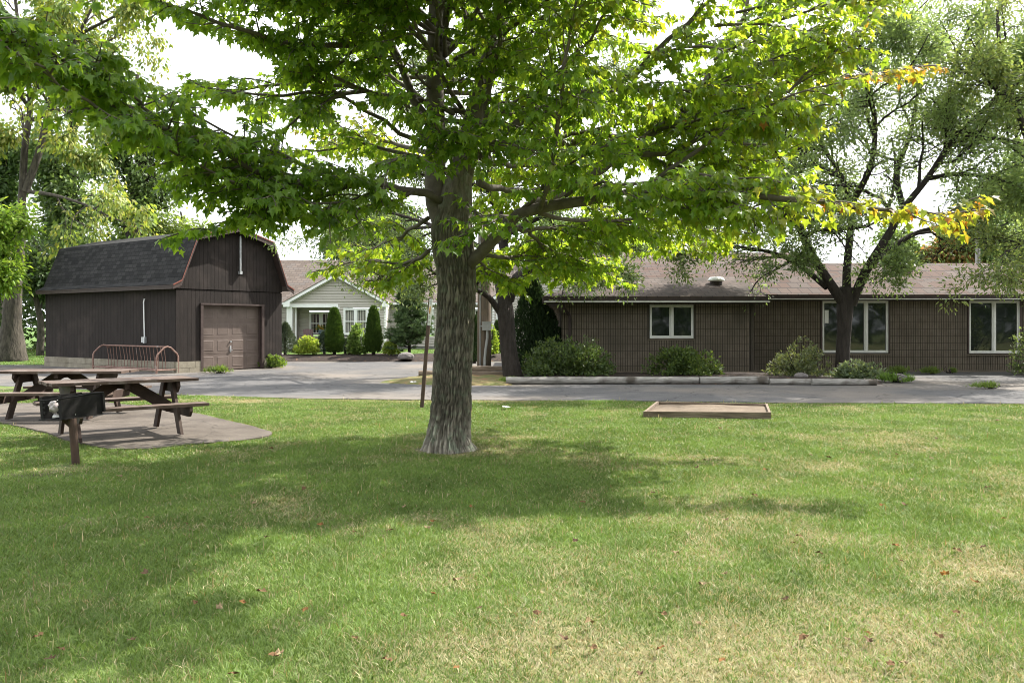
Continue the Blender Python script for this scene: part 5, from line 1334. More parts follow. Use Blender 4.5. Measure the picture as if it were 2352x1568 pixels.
LOC = [(.155, .22, .082), (.135, .19, .075), (.175, .24, .09), (.11, .16, .068)]
# right honey locust
Yl = 24.4; rr = np.random.default_rng(21)
limbs = [L3(Yl, [(1940, 700), (1900, 640, -.2), (1862, 580, -.5), (1835, 520, -.8), (1800, 450, -1.0), (1790, 380, -1.2), (1770, 300, -1.4)], .16, .04),
         L3(Yl, [(1900, 660), (1870, 635, .3), (1830, 605, .6), (1780, 582, .9), (1720, 570, 1.2), (1640, 560, 1.5)], .10, .02),
         L3(Yl, [(1945, 700), (1945, 620, .2), (1952, 540, .4), (1955, 470, .6), (1930, 400, .9), (1880, 320, 1.2), (1860, 230, 1.4)], .14, .035),
         L3(Yl, [(1955, 700), (1990, 620, -.2), (2040, 540, -.4), (2075, 480, -.6), (2130, 410, -.8), (2190, 320, -1.2), (2250, 260, -1.5), (2300, 210, -1.7)], .15, .035),
         L3(Yl, [(2000, 610), (2060, 560, .3), (2120, 530, .6), (2200, 520, .8), (2300, 540, 1.0), (2380, 560, 1.2)], .10, .02),
         L3(Yl, [(2075, 480), (2060, 400, .8), (2090, 310, 1.2), (2110, 200, 1.6), (2130, 90, 1.8)], .10, .03),
         L3(Yl, [(2130, 410), (2220, 400, -1.5), (2330, 420, -2.2), (2420, 440, -2.6)], .08, .02),
         L3(Yl, [(1955, 470), (2000, 380, -1.0), (2010, 280, -1.6), (1990, 170, -2), (2010, 60, -2.2)], .10, .03),
         L3(Yl, [(2190, 320), (2180, 220, .5), (2200, 120, 1.0), (2250, 20, 1.2)], .07, .02),
         L3(Yl, [(1835, 520), (1760, 470, -2.0), (1700, 440, -2.5), (1640, 450, -3)], .07, .02),
         L3(Yl, [(1930, 400), (1850, 380, 2), (1760, 400, 3), (1680, 420, 3.6)], .07, .02),
         L3(Yl, [(1860, 570), (1830, 590, -1.0), (1800, 610, -1.4)], .04, .012), L3(Yl, [(1990, 170), (1960, 40, -1), (1930, -120, -1)], .07, .02), L3(Yl, [(2110, 200), (2080, 60, 1), (2060, -100, 1.5)], .07, .02), L3(Yl, [(1790, 380), (1720, 330, -1), (1680, 260, -1.4)], .06, .02), L3(Yl, [(2250, 260), (2330, 200, -1), (2400, 120, -1.5)], .07, .02),
         L3(Yl, [(2020, 580), (2040, 610, -1.0), (2060, 635, -1.4)], .03, .01)]
add_tree("honey_locust_tree", "dark forked locust with crooked limbs in front of the big three-pane window", "feathery locust trees by the lodge", GX(1937, Yl, 0), limbs, rr, 3, 19, .104, LOC, m_bark_dark, FROND, FRONDF,
         kw=dict(n_child=(9, 8, 6), ratio=.52, wob=.5, ang=(30, 75), droop_last=-.05, flatz=.35, trop=(0, 0, .05)), fkw=dict(spread=.46, down=.1, width=1.1, keep=lambda p: rr.random(len(p)) > .72*(p[:, 2] < 4.1)), leafm=m_leaf3, trunk=([GX(1936, Yl, -.1), GX(1937, Yl, .9), P(1938, 780, Yl), P(1942, 690, Yl), P(1945, 660, Yl)], [.27, .205, .20, .235, .21]))
# second locust left of the wing
Yl = 24.0; rr = np.random.default_rng(22)
limbs = [L3(Yl, [(1168, 690), (1185, 640, -.2), (1215, 620, .1), (1260, 610, .3), (1300, 560, .6), (1360, 500, 1)], .17, .03),
         L3(Yl, [(1160, 700), (1150, 660, .2), (1152, 610, .3), (1160, 540, .3), (1140, 450, .6), (1120, 330, 1)], .18, .05),
         L3(Yl, [(1150, 720), (1120, 680, -.3), (1080, 660, -.6), (1020, 640, -.8), (960, 600, -1)], .10, .02),
         L3(Yl, [(1152, 610), (1090, 560, 1), (1000, 520, 1.5), (900, 490, 2), (800, 480, 2.5)], .10, .02),
         L3(Yl, [(1160, 540), (1240, 500, 1.2), (1330, 470, 2), (1430, 480, 2.5)], .10, .02),
         L3(Yl, [(1000, 520), (900, 530, 3), (820, 540, 3.5), (760, 555, 3.8)], .06, .012),
         L3(Yl, [(1140, 450), (1030, 400, -1), (940, 380, -1.5), (850, 420, -2)], .08, .02),
         L3(Yl, [(1200, 630), (1270, 590, -1.5), (1340, 580, -2), (1400, 600, -2.3)], .06, .012),
         L3(Yl, [(1120, 330), (1100, 150, .5), (1080, -60, .8)], .09, .03), L3(Yl, [(1240, 500, 1.2), (1300, 300, 1), (1350, 100, .8)], .09, .03), L3(Yl, [(1120, 330), (1000, 200, 1), (900, 120, 1.5)], .07, .02), L3(Yl, [(1300, 560), (1400, 540, .8), (1500, 560, 1), (1580, 590, 1.2)], .06, .012)]
add_tree("honey_locust_tree", "dark trunked locust left of the lodge wing, its crown behind the maple", "feathery locust trees by the lodge", GX(1163, Yl, 0), limbs, rr, 3, 15, .104, [tuple(v*.85 for v in c_) for c_ in LOC], m_bark_dark, FROND, FRONDF,
         kw=dict(n_child=(8, 7, 5), ratio=.5, wob=.5, ang=(30, 75), droop_last=-.05, flatz=.35, trop=(0, 0, .0)), fkw=dict(spread=.46, down=.1, width=1.1), trunk=([GX(1180, Yl, -.1), GX(1172, Yl, .5), P(1166, 780, Yl), P(1160, 700, Yl), P(1160, 660, Yl)], [.31, .26, .24, .25, .18]))
# dark pine-like locust behind, seen between shed and maple
def simple_tree(name, label, group, px, Y, crown, r0, per, size, cols, seed, bark=m_bark_dark, nl=14, levels=2, nc=(7, 6), up=.55, leafm=None, fkw={}, base_py=None, kw={}):
    """crown: list of ellipses (px, py, rx, ry) in photo pixels at depth Y; limbs reach from the trunk into each"""
    rr = np.random.default_rng(seed); bz = float(gz(Y)); base = np.array((X(px, Y), Y, bz))
    tops = min(c_[1]-c_[3]*.6 for c_ in crown); top = P(px + (crown[0][0]-px)*.5, tops, Y)
    trunk = polyl([base-(0, 0, .15), lerp(base, top, .3)+.1*rr.standard_normal(3), lerp(base, top, .65)+.2*rr.standard_normal(3), top], 16)
    limbs = []
    for (ex, ey, rx, ry) in crown:
        for q in range(max(2, int(nl*rx*ry/ (sum(c_[2]*c_[3] for c_ in crown)) )+1)):
            a = rr.uniform(0, 2*math.pi); k = math.sqrt(rr.random())*.75; yy = rr.uniform(-1, 1)
            tgt = P(ex+rx*k*math.cos(a), ey+ry*k*math.sin(a), Y + yy*rx/F*Y*.8)
            f = np.clip((tgt[2]-bz-.9)/(top[2]-bz)*.85, .12, .92); st, _ = at_frac(trunk, f)
            mid = lerp(st, tgt, .5) + np.array((0, 0, .3)) + .25*rr.standard_normal(3)
            limbs.append((polyl([st, mid, tgt], 9), r0*.35*(1-f*.5), .02))
    return add_tree(name, label, group, base, limbs, rr, levels, per, size, cols, bark, kw=dict(n_child=nc, ratio=.5, wob=.4, trop=(0, 0, .08), tmin=.25, **kw), fkw=dict(spread=size*2.2, **fkw), trunk=(trunk, [r0*1.25, r0, r0*.75, r0*.25]), leafm=leafm or m_leaf3)
GR = [(.115, .18, .06), (.095, .15, .052), (.145, .21, .075)]
gw = "trees behind the shed and lodge"
# tall pale trunked tree at the left edge, forked
Yt = 35.5; rr = np.random.default_rng(31)
yel = [(.20, .25, .05), (.15, .21, .045), (.26, .27, .06), (.11, .17, .04)]
limbs = [L3(Yt, [(45, 560), (52, 440), (58, 330), (70, 250), (60, 150), (40, 40), (30, -60)], .19, .05),
         L3(Yt, [(58, 440), (90, 350), (112, 250), (130, 170), (180, 80), (230, -20)], .17, .045),
         L3(Yt, [(115, 240), (170, 150, 1), (240, 100, 1.5), (320, 60, 2)], .10, .02), L3(Yt, [(70, 250), (30, 200, -1), (-20, 150, -1.5)], .10, .03),
         L3(Yt, [(62, 440), (130, 450, -1), (200, 472, -1.5), (270, 505, -2), (330, 520, -2)], .09, .02), L3(Yt, [(112, 250), (170, 260, -1), (220, 290, -1.6), (250, 330, -2)], .08, .02),
         L3(Yt, [(65, 300), (20, 330, -1), (-30, 340, -1)], .08, .02), L3(Yt, [(130, 170), (120, 80, -1), (150, 0, -1.5)], .09, .02), L3(Yt, [(180, 80), (280, 30, -.5), (340, 0, 0)], .08, .02),
         L3(Yt, [(60, 150), (100, 60, .5), (120, -30, 1)], .08, .02), L3(Yt, [(90, 350), (150, 330, 1), (200, 380, 1.6)], .06, .02)]
add_tree("cottonwood_tree", "tall pale trunked tree with yellowing leaves at the left edge", gw, GX(25, Yt, 0), limbs, rr, 3, 8, .22, yel, m_bark_grey, kw=dict(n_child=(7, 6, 4), ratio=.45, wob=.35, droop_last=-.6), fkw=dict(spread=.55, down=.9),
         trunk=([GX(22, Yt, -.1), GX(24, Yt, .4), P(26, 760, Yt), P(34, 640, Yt), P(45, 540, Yt)], [.75, .44, .35, .28, .25]), sides=9)
simple_tree("sapling_tree", "bright lime green young tree at the left edge before the tall trunk", gw, -25, 31.5, [(10, 520, 65, 50), (35, 500, 45, 26), (0, 600, 85, 40), (50, 630, 40, 22), (-40, 560, 60, 90)], .10, 9, .2, [(.17, .27, .035), (.13, .23, .03), (.21, .29, .045)], 34, nl=16, fkw=dict(down=.5), bark=m_bark_grey)
simple_tree("shade_tree", "dark green leafy tree rising right behind the shed roof", gw, 300, 43, [(330, 330, 120, 120), (400, 400, 75, 85), (270, 440, 110, 70), (300, 220, 70, 80), (215, 350, 70, 110)], .36, 10, .22, GR, 35, nl=26, nc=(8, 6))
simple_tree("shade_tree", "mid green tree between the pale trunk and the dark tree", gw, 165, 46, [(160, 420, 90, 130), (200, 520, 110, 60), (110, 330, 70, 90), (240, 170, 60, 70)], .3, 11, .30, [(.11, .17, .06), (.095, .15, .055), (.135, .195, .07)], 36, nl=22, nc=(8, 6))
simple_tree("shade_tree", "shadowy tree filling the far left edge", gw, -10, 47, [(0, 330, 90, 120), (20, 440, 80, 90), (-60, 400, 90, 200)], .3, 11, .30, [(.10, .16, .06), (.085, .14, .05)], 37, nl=24, nc=(8, 6))
simple_tree("shade_tree", "low pale green tree showing over the shed ridge", gw, 440, 48, [(390, 520, 90, 30), (300, 510, 90, 40), (440, 530, 50, 20)], .2, 11, .26, [(.15, .20, .05), (.11, .16, .04)], 38, nl=14)
simple_tree("thin_tree", "slim grey stem at the shed's left rear corner", gw, 92, 38, [(95, 640, 40, 40), (110, 590, 50, 35)], .14, 10, .24, [(.045, .08, .025), (.06, .095, .03)], 39, nl=10, bark=m_bark_grey)
# dark understory below the left trees: one tangled mass
rr = np.random.default_rng(40); n = 20000
px = rr.uniform(-260, 330, n); Yu = rr.uniform(39, 46, n); hmax = 4.6 + 2.2*fbm(px*.02, Yu*.4, 2); zu = gz(Yu) + hmax*rr.random(n)**.8
pos = np.stack([(px-CX)/F*Yu, Yu, zu], -1); cl = fbm(pos[:, 0]*1.1, pos[:, 1]*1.1, pos[:, 2]*1.1, 3); k = cl > .42
mb = MB(); ucol = np.array([(.055, .095, .03), (.075, .12, .036), (.045, .075, .025)])[rr.integers(3, size=n)]*rr.uniform(.7, 1.3, (n, 1))
leaves_np(mb, pos[k], rr.standard_normal((k.sum(), 3))+(0, 0, -.3), rr.standard_normal((k.sum(), 3))*.6+(0, -.3, .7), .30*rr.uniform(.7, 1.3, k.sum()), ucol[k], tmpl=OVAL, faces=OVALF)
o = mb.build("undergrowth", m_leaf2); o['kind'] = 'stuff'; tag(o, "dark tangled undergrowth below the trees left of the shed", "undergrowth")
# trees over the lodge roof
gl2 = "trees beyond the lodge roof"
simple_tree("shade_tree", "reddish brown turning tree above the right part of the long roof", gl2, 2190, 46, [(2190, 575, 75, 38), (2230, 540, 70, 40)], .2, 12, .3, [(.24, .12, .05), (.15, .12, .04), (.10, .13, .04), (.28, .15, .06)], 51, nl=16)
simple_tree("shade_tree", "light green tree just right of the ridge vent", gl2, 2075, 48, [(2080, 570, 55, 45), (2060, 545, 40, 40), (2110, 590, 50, 25)], .2, 9, .28, [(.11, .17, .05), (.09, .14, .04)], 52, nl=14)
simple_tree("shade_tree", "dark green tree at the right edge beyond the long roof", gl2, 2340, 44, [(2330, 480, 100, 120), (2280, 560, 80, 50), (2390, 400, 90, 170)], .3, 12, .28, GR, 53, nl=26, nc=(8, 6))
simple_tree("shade_tree", "dark tree beyond the roof behind the maple's right boughs", gl2, 1400, 50, [(1340, 560, 110, 55), (1450, 570, 110, 40), (1250, 540, 90, 60)], .3, 12, .3, GR, 54, nl=24, nc=(8, 6))
simple_tree("shade_tree", "feathery dark tree between the shed and the maple over the beige house", gl2, 900, 55, [(880, 500, 110, 45), (810, 540, 80, 35), (930, 560, 90, 50), (760, 520, 40, 25)], .3, 12, .34, [(.05, .085, .045), (.06, .10, .05)], 55, nl=26, nc=(8, 6), fkw=dict(down=.6))
rr = np.random.default_rng(26)
Yl = 23.0
limbs = [L3(Yl, [(2480, 600), (2420, 500), (2380, 380), (2340, 260), (2300, 140), (2290, 20)], .14, .04), L3(Yl, [(2440, 540), (2370, 560, -1), (2310, 580, -1.6), (2270, 620, -2)], .07, .012), L3(Yl, [(2380, 380), (2310, 330, 1), (2250, 300, 1.6), (2190, 300, 2)], .07, .015),
         L3(Yl, [(2420, 500), (2370, 470, 1), (2300, 450, 1.5), (2240, 470, 2)], .06, .012), L3(Yl, [(2340, 260), (2280, 200, -1), (2230, 130, -1.4)], .06, .015), L3(Yl, [(2470, 620), (2400, 640, -.5), (2350, 650, -.8), (2310, 650, -1)], .04, .01)]
add_tree("honey_locust_tree", "pale feathery locust reaching in from the right edge over the roof", "feathery locust trees by the lodge", GX(2500, Yl, 0), limbs, rr, 3, 13, .104, [(.15, .185, .06), (.11, .155, .055)], m_bark_dark, FROND, FRONDF,
         kw=dict(n_child=(8, 7, 5), ratio=.48, wob=.45, droop_last=-.05, flatz=.35), fkw=dict(spread=.46, down=.1, width=1.1, keep=lambda p: rr.random(len(p)) > .5*(p[:, 2] < 3.6)), leafm=m_leaf3, trunk=([GX(2500, Yl, -.1), GX(2495, Yl, 1), P(2485, 650, Yl), P(2470, 580, Yl)], [.3, .25, .22, .16]))

# a wood behind the viewer, seen as reflections in the lodge windows
rr = np.random.default_rng(60); n = 60000
aw = rr.uniform(-80, 80, n); yw = rr.uniform(-26, -14, n); hw_ = 7 + 9*fbm(aw*.14, 3.0, 1, 3); zw = .4 + hw_*rr.random(n)
k = fbm(aw*.5, yw*.5, zw*.5, 3) > .36
mb = MB(); leaves_np(mb, np.stack([aw, yw, zw], -1)[k], rr.standard_normal((k.sum(), 3)), rr.standard_normal((k.sum(), 3)), .75*rr.uniform(.7, 1.3, k.sum()), np.array((.05, .09, .025))*rr.uniform(.6, 1.5, (k.sum(), 1)), tmpl=OVAL, faces=OVALF)
for q in range(32):
    x_ = -77+q*4.9+rr.uniform(-1, 1); mb.tube([(x_, -19, 0), (x_+rr.uniform(-.4, .4), -19, 5), (x_+rr.uniform(-1, 1), -19, 10)], [.28, .2, .1], 7, col=(.06, .05, .04))
o = mb.build("woods", m_leaf2); o['kind'] = 'stuff'; tag(o, "dark wood reflected in the lodge window panes", "woods")

# ---------- shrubs and conifers
def shrub(name, label, c, rad, h, n, size, cols, seed, group=None, lump=.35, stems=10, tmpl=OVAL, faces=OVALF, hollow=.5, upright=.4, mat=None, top=1.0):
    rr = np.random.default_rng(seed); c = np.asarray(c, float); t = thing(name, label, "shrub", c, group)
    mb = MB()
    for q in range(stems):
        a = rr.uniform(0, 6.28); k = rr.random()**.5*.75; tp = c + np.array((rad[0]*k*math.cos(a), rad[1]*k*math.sin(a), h*rr.uniform(.6, .92)*(1-.3*k)))
        mb.tube(polyl([c+.06*rr.standard_normal(3)*(1, 1, 0), lerp(c, tp, .5)+.06*rr.standard_normal(3), tp], 6), np.linspace(.014, .005, 6)*max(1, h*.6), 5, cap=False)
    part(mb, "stems", m_bark_dark, t)
    d = rr.standard_normal((n*3, 3)); d /= np.linalg.norm(d, axis=1)[:, None]; d[:, 2] = np.abs(d[:, 2])**top - .12
    k = rr.random(n*3)**hollow
    lp = 1 + lump*2*(fbm(d[:, 0]*2.3+seed, d[:, 1]*2.3, d[:, 2]*2.3+seed, 3)-.47)
    pos = c + d*k[:, None]*lp[:, None]*np.array((rad[0], rad[1], h*.9)) + np.array((0, 0, h*.08))
    cl = fbm(pos[:, 0]*3.2/ (rad[0]**.5)+seed, pos[:, 1]*3.2, pos[:, 2]*3.2, 3); kk = (cl > .40) & (pos[:, 2] > c[2]+.02); idx = np.where(kk)[0][:n]
    pos, d = pos[idx], d[idx]; m = len(idx)
    cc = np.asarray(cols)[rr.integers(len(cols), size=m)]*rr.uniform(.75, 1.3, (m, 1))
    tip = d*.6 + rr.standard_normal((m, 3))*.55 + np.array((0, 0, upright)); nor = d*.5 + rr.standard_normal((m, 3))*.5 + (0, 0, .6)
    mb = MB(); leaves_np(mb, pos, tip, nor, size*rr.uniform(.6, 1.35, m), cc, tmpl=tmpl, faces=faces); part(mb, "foliage", mat or m_leaf2, t); return t
def cone_shrub(name, label, c, rad, h, n, size, cols, seed, group=None, shape=.75, mat=None, cat="conifer", up=.9, trunk=True, lump=.18, belly=.12):
    rr = np.random.default_rng(seed); c = np.asarray(c, float); t = thing(name, label, cat, c, group)
    mb = MB(); mb.tube([c-(0, 0, .1), c+(0, 0, h*.5), c+(0, 0, h*.92)], [.05+.02*h, .04, .01], 7); part(mb, "trunk", m_bark_dark, t)
    u = rr.random(n)**.85; a = rr.uniform(0, 6.283, n)
    prof_ = np.where(u < belly, .75+.25*u/belly, (1-((u-belly)/(1-belly)))**shape)
    lp = 1 + lump*2*(fbm(np.cos(a)*1.8+seed, np.sin(a)*1.8, u*5+seed, 3)-.47)
    k = rr.random(n)**.35
    rxy = rad*prof_*lp*k
    pos = c + np.stack([rxy*np.cos(a), rxy*np.sin(a), u*h*.97+.04], -1)
    out = np.stack([np.cos(a), np.sin(a), np.zeros(n)], -1)
    tip = out*.6 + rr.standard_normal((n, 3))*.3 + np.array((0, 0, up)); nor = out + rr.standard_normal((n, 3))*.4
    cc = np.asarray(cols)[rr.integers(len(cols), size=n)]*rr.uniform(.75, 1.3, (n, 1))
    mb = MB(); leaves_np(mb, pos, tip, nor, size*rr.uniform(.7, 1.3, n), cc, tmpl=OVAL, faces=OVALF, width=.6); part(mb, "foliage", mat or m_needle, t); return t
SH = [(.065, .10, .03), (.05, .085, .025), (.08, .115, .035)]
gs = "shrubs in the log edged bed"
shrub("flowering_shrub", "widest dark green shrub against the lodge wing's left end", GX(1305, 24.2, .05), (1.55, 1.0), 1.28, 7000, .10, SH, 61, gs, .4)
shrub("flowering_shrub", "rounded mid green shrub under the wing's two-pane window", GX(1570, 24.4, .05), (1.08, .8), 1.08, 5200, .10, [(.08, .125, .03), (.06, .10, .028), (.10, .14, .035)], 62, gs, .3)
shrub("flowering_shrub", "loose grey-green shrub just left of the three-pane window", GX(1835, 24.0, .05), (.95, .7), 1.22, 2600, .095, [(.10, .125, .06), (.085, .11, .05), (.13, .15, .07)], 63, gs, .5, stems=18)
shrub("sage_plant", "low silvery green plant at the foot of the right locust", GX(1970, 23.0, .05), (.85, .5), .55, 1500, .12, [(.14, .175, .10), (.11, .15, .08)], 64, None, .4, stems=14)
shrub("weed_clump", "bright weed clump beyond the end of the log row", GX(2058, 22.2, .02), (.5, .35), .26, 900, .14, [(.11, .19, .03), (.09, .16, .03)], 65, "weeds on the paving", .4, tmpl=NEED, faces=NEEDF, upright=1.1)
for q, (px, py, rx, h, lab) in enumerate([(2068, 858, .5, .2, "weed tuft at the wall base near the silvery plant"), (2140, 859, .35, .16, "small weed tuft at the long wall below the rib courses"), (2275, 893, .55, .13, "low grass tuft in a crack of the right paving"), (405, 853, .8, .28, "grassy weeds between the bicycle rack and the garage door"), (505, 857, .55, .2, "sparse weeds before the garage door"), (622, 846, .55, .5, "tall leafy weeds at the shed's right front corner"), (318, 842, .12, .75, "single tall weed growing through the bicycle rack"), (1168, 880, .4, .1, "thin weeds at the start of the log row"), (2180, 858, .25, .15, "tiny weed tuft against the long wall")]):
    g = G(px, py); shrub("weed_clump", lab, (g[0], g[1], .02), (rx, rx*.5), h, 700, .13 if h > .15 else .1, [(.12, .19, .035), (.10, .16, .03), (.15, .20, .05)], 70+q, "weeds on the paving", .4, stems=6, tmpl=NEED if q != 5 else OVAL, faces=NEEDF if q != 5 else OVALF, upright=1.0)
# dark arborvitae left of the wing
cone_shrub("arborvitae", "tall dark evergreen at the lodge's left corner", GX(1222, 27.0, 0), .75, 3.15, 9000, .13, [(.022, .042, .016), (.03, .055, .018)], 81, "dark evergreens at the lodge corner", .55, belly=.25)
cone_shrub("arborvitae", "shorter round dark evergreen beside the tall one", GX(1252, 26.6, 0), .62, 2.05, 6500, .12, [(.018, .035, .014), (.025, .046, .016)], 82, "dark evergreens at the lodge corner", .38, belly=.3)
cone_shrub("arborvitae", "narrow dark evergreen just behind the utility pole", GX(1089, 33.5, 0), .42, 1.9, 3500, .13, [(.03, .055, .018), (.04, .07, .02)], 83, None, .5)
cone_shrub("arborvitae", "slim evergreen behind the dark locust trunk", GX(1143, 37.5, .2), .3, 1.5, 1800, .13, [(.04, .075, .02)], 84, None, .5)
# plants in front of the beige house
gc = "clipped cone evergreens before the house"
zb_ = .28
cone_shrub("arborvitae", "clipped conical evergreen before the porch", GX(768, 36.6, zb_), .41, 1.98, 8000, .12, [(.055, .10, .015), (.04, .08, .013), (.07, .12, .018)], 85, gc, .42, belly=.22)
cone_shrub("arborvitae", "clipped conical evergreen before the triple window", GX(858, 36.6, zb_), .37, 2.05, 8000, .12, [(.05, .095, .015), (.038, .075, .013), (.065, .11, .018)], 86, gc, .42, belly=.22)
cone_shrub("spruce_tree", "grey-green spruce tucked at the shed's right rear", GX(655, 36.8, zb_), .62, 1.35, 4500, .10, [(.08, .10, .06), (.06, .085, .05)], 87, None, .7, up=.2)
cone_shrub("spruce_tree", "small blue spruce half hidden by the porch cone", GX(745, 37.2, zb_), .55, .95, 3000, .10, [(.07, .10, .07), (.055, .085, .06)], 88, None, .8, up=.2)
cone_shrub("spruce_tree", "low spruce right of the porch cone", GX(793, 37.4, zb_), .4, .6, 1500, .10, [(.07, .10, .06), (.06, .09, .05)], 95, None, .8, up=.2)
shrub("golden_shrub", "bright lime shrub in front of the pink porch chair", GX(705, 36.6, zb_), (.56, .45), .95, 2200, .13, [(.26, .33, .05), (.20, .29, .04), (.30, .36, .08)], 89, None, .3)
shrub("golden_shrub", "small lime shrub at the foot of the pine", GX(896, 36.3, zb_), (.36, .36), .72, 1200, .13, [(.24, .31, .05), (.19, .27, .04)], 90, None, .3)
shrub("hydrangea_shrub", "pale topped leafy shrub between the two clipped cones", GX(822, 36.9, zb_), (.45, .45), 1.4, 2200, .17, [(.15, .23, .06), (.10, .17, .04), (.20, .28, .09)], 91, None, .25, stems=12)
shrub("golden_shrub", "yellow-green shrub right of the utility pole", GX(1131, 35.8, zb_), (.22, .3), 1.4, 900, .13, [(.2, .28, .04)], 92, None, .3)
# young pine
rr = np.random.default_rng(93); Yp = 36.5; pc_ = GX(940, Yp, zb_); pine = thing("pine_tree", "young open pine between the house window and the marker sign", "tree", pc_)
ph_ = Z(650, Yp) - zb_
mb = MB(); mb.tube([pc_-(0, 0, .1), pc_+(0.03, 0, ph_*.5), pc_+(0, 0, ph_)], [.07, .045, .01], 8); tm = MB(); A = [[], [], [], [], []]
for q in range(84):
    f = .06+.92*rr.random(); a = rr.uniform(0, 6.283); L = (.92*(1-f)**.8+.2)*rr.uniform(.7, 1.15); st = pc_+(0, 0, ph_*f)
    bp_ = wander(rr, st, (math.cos(a), math.sin(a), .35), L, 5, .18, (0, 0, .35)); mb.tube(bp_, np.linspace(.018, .006, 6), 5, cap=False)
    tips = [bp_[-1], bp_[-2], bp_[3]] + [bp_[k_]+.16*rr.standard_normal(3) for k_ in (2, 3, 4, 5)]
    for tp in tips:
        m = 26; o = rr.standard_normal((m, 3)); o /= np.linalg.norm(o, axis=1)[:, None]; o[:, 2] = np.abs(o[:, 2])*.8+.1
        A[0].append(tp+o*.04); A[1].append(o); A[2].append(rr.standard_normal((m, 3))); A[3].append(.19*rr.uniform(.7, 1.2, m)); A[4].append(np.array([(.075, .125, .045), (.06, .105, .04), (.10, .15, .06)])[rr.integers(3, size=m)])
part(mb, "trunk", m_bark_dark, pine); leaves_np(tm, *[np.concatenate(x) for x in A], tmpl=NEED, faces=NEEDF, width=1.6); part(tm, "crown", m_needle, pine)
# flower pot on the patio table
fp = np.array(flowerpot_at); t = thing("flower_pot", "blue pot of yellow flowers on the patio table", "flower pot", fp)
mb = MB(); mb.tube([fp, fp+(0, 0, .17), fp+(0, 0, .19)], [.08, .12, .125], 14); part(mb, "pot", m_pot, t)
rr = np.random.default_rng(94); m = 140; d = rr.standard_normal((m, 3)); d[:, 2] = np.abs(d[:, 2])
mb = MB(); leaves_np(mb, fp+(0, 0, .2)+d*.09, d+(0, 0, .3), rr.standard_normal((m, 3)), np.full(m, .11), np.where(rr.random((m, 1)) < .25, np.array((.5, .3, .04)), np.array((.07, .12, .03))), tmpl=OVAL, faces=OVALF); part(mb, "flowers", m_leaf2, t)
# foliage sprig at the right picture edge in front of the lodge
shrub("flowering_shrub", "leafy shrub cut by the right picture edge beside the right window", GX(2392, 25.4, .03), (.85, .7), 2.1, 2200, .11, [(.10, .14, .06), (.12, .16, .07)], 96, None, .45, stems=16)

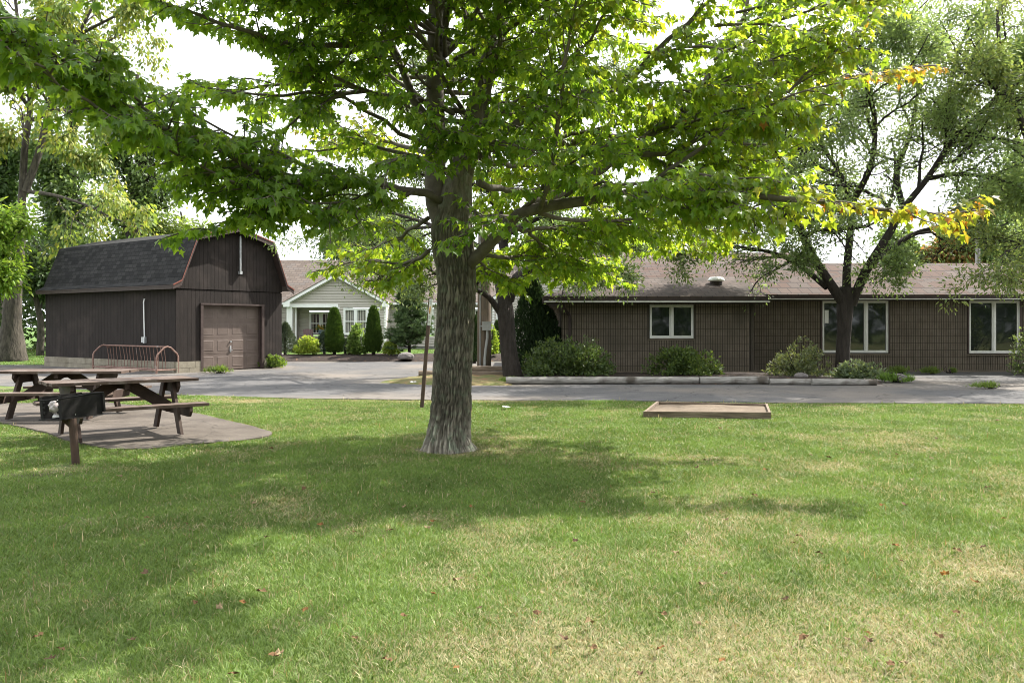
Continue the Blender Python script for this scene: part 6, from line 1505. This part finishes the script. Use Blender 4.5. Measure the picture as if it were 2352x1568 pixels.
# ---------- grass blades on the lawn
rg = np.random.default_rng(5)
def grass(name, n, ys, xfun, keep, label, hmul=1.0):
    Yg = ys(rg.random(n)); xg_ = xfun(rg.random(n), Yg)
    k = keep(xg_, Yg); Yg, xg_ = Yg[k], xg_[k]; n = len(Yg)
    dr = dryness(xg_, Yg); cl = fbm(xg_*3.1, Yg*3.1, 9, 3)
    tall = rg.random(n) < .003
    h = (.014 + .019*rg.random(n))*(1.25-.75*np.clip(dr, 0, 1))*(.6+.85*cl)*hmul; h = np.where(tall, h*2.0+.02, h)
    w = (.0011 + .00030*Yg)*rg.uniform(.7, 1.3, n)
    a = rg.uniform(0, 2*np.pi, n); la = rg.uniform(0, 2*np.pi, n); ln = h*rg.uniform(.2, 1.7, n)*(1+.5*dr); ln = np.where(tall, h*.35*rg.random(n), ln)
    sx, sy = np.cos(a)*w, np.sin(a)*w; lx, ly = np.cos(la)*ln, np.sin(la)*ln
    z0 = gz(Yg) + (fbm(xg_*0.5, Yg*0.5, 2)-.5)*.05*(Yg < 19) - .014
    V = np.empty((n, 5, 3))
    V[:, 0] = np.stack([xg_-sx, Yg-sy, z0], -1); V[:, 1] = np.stack([xg_+sx, Yg+sy, z0], -1)
    V[:, 2] = np.stack([xg_+sx*.75+lx*.35, Yg+sy*.75+ly*.35, z0+h*.62], -1); V[:, 3] = np.stack([xg_-sx*.75+lx*.35, Yg-sy*.75+ly*.35, z0+h*.62], -1)
    V[:, 4] = np.stack([xg_+lx, Yg+ly, z0+h*.95], -1)
    g1, g2, dry_ = np.array((.098, .172, .030)), np.array((.185, .245, .065)), np.array((.40, .345, .215))
    gcol = lerp(g1, g2, np.clip(rg.random(n)*.75 + .35*(fbm(xg_*.6+9, Yg*.6, 3, 2)-.3), 0, 1)[:, None])
    p = np.clip(dr*1.05 + .05, 0, 1); isdry = (rg.random(n) < p) | (tall & (rg.random(n) < .8))
    dc = dry_*rg.uniform(.6, 1.2, (n, 1))*np.where(rg.random((n, 1)) < .15, np.array((.8, .65, .5)), 1.0)
    gcol = gcol*(.62 + .8*fbm(xg_*2.3, Yg*2.3, 4, 3))[:, None]
    c_ = np.where(isdry[:, None], dc, gcol*rg.uniform(.75, 1.25, (n, 1)))
    i5 = np.arange(n)*5
    me = bpy.data.meshes.new(name); me.vertices.add(n*5); me.vertices.foreach_set('co', V.astype(np.float32).ravel())
    lp = np.stack([i5, i5+1, i5+2, i5+3, i5+3, i5+2, i5+4], -1).astype(np.int32).ravel()
    me.loops.add(n*7); me.loops.foreach_set('vertex_index', lp); me.polygons.add(n*2)
    st = (np.arange(n)[:, None]*7 + np.array((0, 4))[None]).astype(np.int32).ravel(); me.polygons.foreach_set('loop_start', st)
    at = me.color_attributes.new('tint', 'FLOAT_COLOR', 'POINT'); at.data.foreach_set('color', np.hstack([np.repeat(c_, 5, 0), np.ones((n*5, 1))]).astype(np.float32).ravel())
    me.materials.append(m_grass); me.update(calc_edges=True)
    o = bpy.data.objects.new(name, me); COL.objects.link(o); o['kind'] = 'stuff'; tag(o, label, "grass"); return o
asph_a, slab_a, sb_a = np.array([p[:2] for p in asph]), np.array([p[:2] for p in slab]), np.array([p[:2] for p in sandbox_c])
def keep_lawn(x, y):
    jx, jy = x + .05*rg.standard_normal(len(x)), y + .05*rg.standard_normal(len(x))
    k = ~in_poly(jx, jy, asph_a) & ~in_poly(jx, jy, slab_a) & ~in_poly(x, y, sb_a)
    k &= np.hypot(x-X(1031, YT), y-YT) > .37 + .10*rg.random(len(x))
    k &= rg.random(len(x)) > .9*np.exp(-((x+4.95)**2+(y-9.15)**2)/.10) ; k &= rg.random(len(x)) > .75*np.exp(-((x+5.05)**2/.5+(y-8.62)**2/.03))
    return k
grass("lawn_grass", 1600000, lambda u: 2.2 + (19.5-2.2)*u**1.12, lambda v, Y: (v*2-1)*(.66*Y+2.6), keep_lawn, "short mown lawn grass with dry tan patches")
def keep_bank(x, y): return in_poly(x, y, np.array([G(880, 879)[:2], G(1000, 883)[:2], G(1160, 884)[:2], (0.1, 24.6), (-2.2, 24.6)])) & (fbm(x*1.2, y*1.2, 8) > .45)
grass("bank_grass", 30000, lambda u: 21.3 + 4*u, lambda v, Y: -3.6 + 4.2*v, keep_bank, "thin dry grass on the bank by the utility pole", 1.6)
def keep_far(x, y): return ~in_poly(x, y, asph_a) & ((x < -17) | (y > 37.2) & (y < 42.2))
grass("far_lawn_grass", 60000, lambda u: 31.8 + 11*u, lambda v, Y: -30 + 36*v, keep_far, "bright lawn strips by the house and left of the shed", 1.6)
